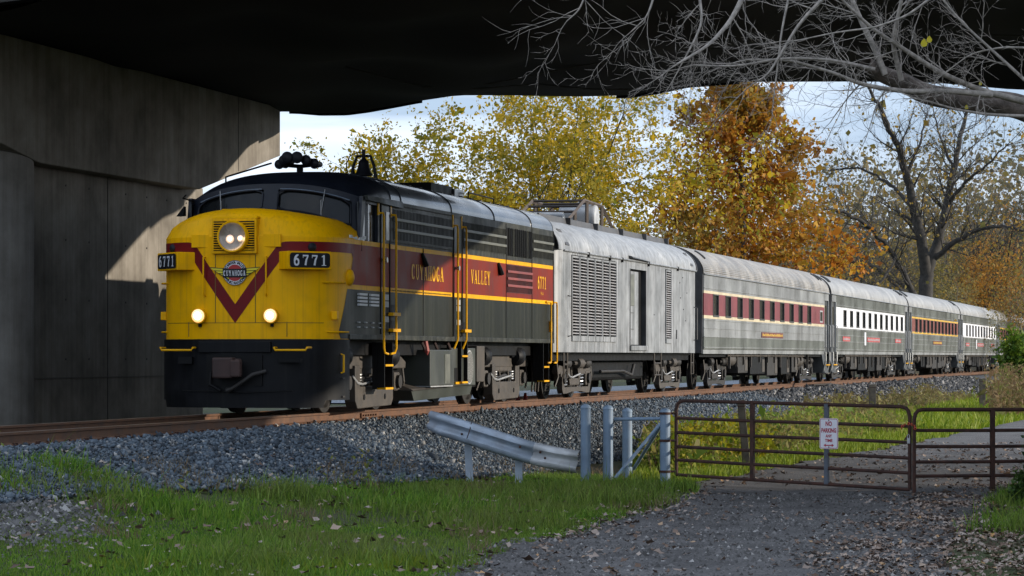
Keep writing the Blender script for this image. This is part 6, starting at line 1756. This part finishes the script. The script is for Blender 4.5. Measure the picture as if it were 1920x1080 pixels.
GR = island_mat('grass_blade', [(.045,.11,.014),(.11,.24,.02),(.18,.33,.025),(.27,.35,.06)], .6, .35, low=((.20,.19,.06), .55, .55))
GRL = island_mat('bright_grass_blade', [(.10,.17,.012),(.18,.26,.016),(.26,.33,.02),(.32,.34,.06)], .6, .35)
DRY = island_mat('dry_grass_blade', [(.16,.12,.06),(.26,.20,.11),(.20,.13,.08)], .8, .25)
g = np.random.default_rng(201)
# near lawn left of the lane
X, Y = frustum(g, 250000, 24.5, 46., -60, 1340, .9)
o_ = off_of(X, Y); lf = lane_fac(X, Y)
edge = 4.15 + .9 * (patch(X, Y, 1.3) - .5) + 1.0 * sstep(8.5, 12., -((X - NX) * SN + (Y - NY) * CS)) * sstep(29., 31., Y)
dens = np.clip((o_ - edge) * 1.6, 0, 1) * (lf < -.05 + .25 * (patch(X, Y, 3.) - .5)) * np.clip(-.05 + 1.7 * patch(X, Y, .9, .7), .12, 1)
bare = np.exp(-(((X + 5.4) / .8) ** 2 + ((Y - 29.5) / 2.) ** 2))            # stony patch at the left edge
k = g.random(len(X)) < dens * (1 - .85 * bare)
X, Y = X[k], Y[k]
o = blades('lawn_grass', X, Y, .03 + .065 * patch(X, Y, 1.1, .4) ** 2, .0052, GR, g, .8); tag(o, 'green grass between the ballast and the lane in the foreground', 'grass', kind='stuff')
# taller tufts
C = [(-4.15, 32.4, .55), (-5.2, 33.6, .35), (-.9, 35.2, .5), (.1, 38., .45), (.9, 40.2, .5), (1.7, 41.6, .4), (2.7, 42.2, .35), (-1.1, 37.6, .4), (-2.7, 35.6, .35), (-1.75, 27.9, .6), (-2.6, 26.6, .5), (1.3, 38.8, .5), (-.2, 33.5, .5), (-6., 31.6, .4), (6.6, 41., .4), (7.1, 38.2, .5), (6.9, 35., .5), (6.2, 32.8, .4)]
X = np.concatenate([g.normal(c[0], c[2], 1300) for c in C]); Y = np.concatenate([g.normal(c[1], c[2], 1300) for c in C])
k = (off_of(X, Y) > 3.6) & (lane_fac(X, Y) < .12); X, Y = X[k], Y[k]
o = blades('tall_grass_tufts', X, Y, .15, .007, GR, g, .9); tag(o, 'taller dark green grass tufts along the lawn', 'grass', kind='stuff')
X = np.concatenate([g.normal(-1.9, .45, 3500), g.normal(-1.35, .3, 1800), g.normal(-2.9, .4, 2000)]); Y = np.concatenate([g.normal(27.2, .5, 3500), g.normal(27.9, .3, 1800), g.normal(26.3, .4, 2000)])
o = blades('bright_moss_grass', X, Y, .07, .006, GRL, g, .7); tag(o, 'bright low green grass cushion in the near lawn', 'grass', kind='stuff')
# dry straw at the foot of the ballast
X, Y = frustum(g, 30000, 29., 47., -60, 1300); o_ = off_of(X, Y)
k = ((np.abs(o_ - 4.3 - .7 * (patch(X, Y, 1.2, 2.) - .5)) < .6) & (patch(X, Y, 1.6, 1.) > .5)) | ((o_ > 4.4) & (patch(X, Y, 1.9, 3.) > .86) & (lane_fac(X, Y) < 0)); X, Y = X[k], Y[k]
o = blades('dry_straw', X, Y, .12, .006, DRY, g, 1.2); tag(o, 'dry straw grass at the foot of the ballast', 'grass', kind='stuff')
# sunlit grass behind the gate
X, Y = frustum(g, 120000, 44.5, 84., 1180, 1980, 1.1)
o_ = off_of(X, Y); lf = lane_fac(X, Y)
k = (g.random(len(X)) < np.clip((o_ - 4.2) * 1.2, 0, 1)) & (lf < .1 * (patch(X, Y, 2.) - .5)); X, Y = X[k], Y[k]
o = blades('verge_grass', X, Y, .10, .012, GRL, g, .7); tag(o, 'sunlit green grass behind the gate', 'grass', kind='stuff')
X, Y = frustum(g, 72000, 76., 135., 1560, 1990, 1.1); o_ = off_of(X, Y)
k = (o_ > 4.4 + .8 * g.random(len(X))) & (lane_fac(X, Y) < .1); X, Y = X[k], Y[k]
o = blades('far_verge_grass', X, Y, .16, .028, GRL, g, .7); tag(o, 'sunlit grass bank running along the track beyond the posts', 'grass', kind='stuff')
# tall weeds between gate and track
WD_ = island_mat('weed_leaf', [(.09,.18,.02),(.17,.29,.03),(.28,.36,.04),(.24,.22,.07),(.46,.44,.06)], .65, .45, low=((.24,.17,.08), .35, .5))
def weeds(name, X, Y, hgt, nl, m, g, lsz):
    t = Tree(int(g.integers(1e6))); C_, D_ = [], []
    Z = gz(X, Y)
    for x, y, z in zip(X, Y, Z):
        h = hgt * min(g.lognormal(0, .3), 1.45); a = g.normal(0, .16, 2)
        p0_ = np.array([x, y, z - .05]); p1_ = p0_ + np.array([a[0] * h * .4, a[1] * h * .4, h * .55]); p2_ = p0_ + np.array([a[0] * h * 1.2, a[1] * h * 1.2, h])
        t.stroke([p0_, p1_, p2_], [.006, .005, .003])
        f = g.random(nl); q = p0_ + np.outer(f, p2_ - p0_) + g.normal(0, .05, (nl, 3)); C_.append(q); D_.append(g.normal(0, 1, (nl, 3)))
    e = bpy.data.objects.new(name, t.mesh(name, DRY)); COL.objects.link(e)
    l = bpy.data.objects.new(name + '_foliage', leaf_mesh(name, np.concatenate(C_), np.concatenate(D_), lsz, m, g, .45)); l.parent = e; l['kind'] = 'stuff'; COL.objects.link(l)
    return e
X, Y = frustum(g, 9000, 47., 76., 1215, 1880); o_ = off_of(X, Y)
k = (o_ > 4.3 + .9 * sstep(1450, 1600, X / Y * F_PX + 960)) & (o_ < 6.6 + 1.1 * patch(X, Y, .8)) & (g.random(len(X)) < .55) & (lane_fac(X, Y) < -.7); X, Y = X[k], Y[k]
o = weeds('tall_weeds', X, Y, .46, 12, WD_, g, .11); tag(o, 'tall yellowing weeds between the gate and the ballast', 'weeds', kind='stuff')
X, Y = frustum(g, 9000, 60., 122., 1480, 1870); r_ = (X - NX) * CS - (Y - NY) * SN
k = (r_ > 2.9 + .9 * patch(X, Y, .6)) & (r_ < 5.4) & (g.random(len(X)) < .75); X, Y = X[k], Y[k]
o = weeds('dry_bank_weeds', X, Y, .36, 9, island_mat('dry_weed_leaf', [(.13,.10,.045),(.22,.17,.07),(.20,.20,.05),(.30,.24,.10)], .7, .35), g, .11); tag(o, 'dry brown and olive weeds on the bank below the coaches', 'weeds', kind='stuff')
YL = island_mat('yellow_flower_leaf', [(.45,.36,.02),(.30,.30,.02),(.16,.24,.02)], .6, .4)
X, Y = frustum(g, 500, 46.5, 56., 1265, 1440); k = (off_of(X, Y) > 5.) & (lane_fac(X, Y) < -.8); X, Y = X[k], Y[k]
o = weeds('yellow_weeds', X, Y, .55, 22, YL, g, .12); tag(o, 'bright yellow-green weeds behind the left part of the gate', 'weeds', kind='stuff')
X, Y = frustum(g, 1500, 82., 97., 1860, 1990); k = (off_of(X, Y) > 4.) & (lane_fac(X, Y) < -.6); X, Y = X[k], Y[k]
o = weeds('brown_weeds', X, Y, 1.25, 14, island_mat('brown_weed_leaf', [(.16,.10,.05),(.26,.17,.08),(.20,.17,.06),(.18,.20,.05)], .7, .3), g, .13); tag(o, 'brown dry brush below the green bush at the right', 'weeds', kind='stuff')
# sprigs in the ballast
X = np.array([-4.0,-3.85,-2.2,-2.1,-2.3,-2.5,-2.0,-6.1,-6.0,-5.9,-1.9]); Y = np.array([33.2,33.3,38.6,38.9,38.3,38.0,39.1,32.6,32.9,32.4,38.4])
o = weeds('ballast_sprigs', X, Y, .42, 12, WD_, g, .07); tag(o, 'thin weed sprigs growing at the edge of the ballast', 'weeds', kind='stuff')
# fallen leaves
LFD = island_mat('fallen_leaf', [(.09,.055,.038),(.20,.135,.10),(.32,.25,.21),(.40,.33,.28),(.45,.25,.10)], .8, pos=[0,.35,.7,.93,1])
def litter(name, X, Y, size, m, g, up=.018):
    n = len(X); Z = gz(X, Y) + up
    Nn = g.normal(0, .35, (n, 3)); Nn[:, 2] = 1; Nn /= np.linalg.norm(Nn, axis=1, keepdims=True)
    az = g.uniform(0, 6.28, n); d = np.stack([np.cos(az), np.sin(az), np.zeros(n)], -1); d -= Nn * (d * Nn).sum(1, keepdims=True); s = np.cross(Nn, d)
    sz = (size * np.minimum(g.lognormal(0, .4, n), 1.7))[:, None]; C_ = np.stack([X, Y, Z], -1)
    cu = Nn * sz * g.uniform(.05, .5, (n, 1))
    V = np.stack([C_ - d * sz, C_ - s * sz * .7 + cu, C_ + d * sz * .2 - s * sz * .4, C_ + d * sz + cu * .7, C_ + d * sz * .2 + s * sz * .5, C_ - d * sz * .3 + s * sz * .75 + cu], 1)
    i = (np.arange(n) * 6)[:, None]
    T = np.concatenate([i + np.array([[0, 1, 2]]), i + np.array([[0, 2, 5]]), i + np.array([[2, 3, 4]]), i + np.array([[2, 4, 5]])], 0)
    o = bpy.data.objects.new(name, np_mesh(name, V.reshape(-1, 3), T, m)); COL.objects.link(o); return o
X, Y = frustum(g, 26000, 24.5, 44., 1000, 1960); lf = lane_fac(X, Y); rr = np.interp(Y, LLy, LRx)
pr_ = np.clip(1.2 - (rr - .6 - X) / 1.1, 0, 1) ** 2 + .55 * np.exp(-(lf / .35) ** 2) * (X < rr - 1) + .035
pr_ *= (.3 + patch(X, Y, 1.5, .3))
k = g.random(len(X)) < pr_ * .75; X, Y = X[k], Y[k]
o = litter('fallen_leaves', X, Y, .031, LFD, g); tag(o, 'brown fallen leaves along the lane edges', 'leaves', kind='stuff')
X, Y = frustum(g, 1900, 25., 44., 0, 1300); k = (off_of(X, Y) > 3) & (g.random(len(X)) < .2 + .6 * patch(X, Y, 1.6, 2.)); X, Y = X[k], Y[k]
o = litter('lawn_leaves', X, Y, .04, LFD, g, .06); tag(o, 'scattered pale leaves lying on the lawn', 'leaves', kind='stuff')
X, Y = frustum(g, 1500, 44., 66., 1350, 1950); k = lane_fac(X, Y) > -.3; X, Y = X[k], Y[k]
o = litter('far_lane_leaves', X, Y, .04, LFD, g); tag(o, 'leaves scattered on the lane beyond the gate', 'leaves', kind='stuff')
# gravel strewn on the lane and at its edge, stony patch at the left
GV = island_mat('lane_gravel', [(.05,.047,.045),(.105,.10,.096),(.18,.17,.165),(.40,.38,.36)], .85, pos=[0,.5,.9,1])
def pebbles(name, X, Y, size, g):
    n = len(X); base = np.array([(1,0,0),(-.5,.85,0),(-.5,-.85,0),(0,0,.8)], float); tri = np.array([(0,1,3),(1,2,3),(2,0,3)])
    az = g.uniform(0, 6.28, n); c_, s_ = np.cos(az), np.sin(az); Rm = np.zeros((n, 3, 3)); Rm[:, 0, 0] = c_; Rm[:, 0, 1] = -s_; Rm[:, 1, 0] = s_; Rm[:, 1, 1] = c_; Rm[:, 2, 2] = 1
    V = np.einsum('nij,nkj->nki', Rm, base[None] * (size * g.lognormal(0, .4, n))[:, None, None] * (.6 + .8 * g.random((n, 4, 1)))) + np.stack([X, Y, gz(X, Y) + .004], -1)[:, None]
    T = (tri[None] + (np.arange(n) * 4)[:, None, None]).reshape(-1, 3)
    o = bpy.data.objects.new(name, np_mesh(name, V.reshape(-1, 3), T, GV)); COL.objects.link(o); return o
X, Y = frustum(g, 46000, 24.5, 42., 780, 1760); k = (lane_fac(X, Y) > -.25) & (g.random(len(X)) < .2 + .4 * patch(X, Y, 1.1, 1.)); X, Y = X[k], Y[k]
o = pebbles('lane_gravel', X, Y, .015, g); tag(o, 'loose gravel strewn over the worn lane', 'gravel', kind='stuff')
X = g.normal(-5.5, .6, 4500); Y = g.normal(29.5, 1.4, 4500); k = off_of(X, Y) > 4.3
o = pebbles('verge_gravel', X[k], Y[k], .022, g); tag(o, 'pale gravel patch at the left edge of the lawn', 'gravel', kind='stuff')
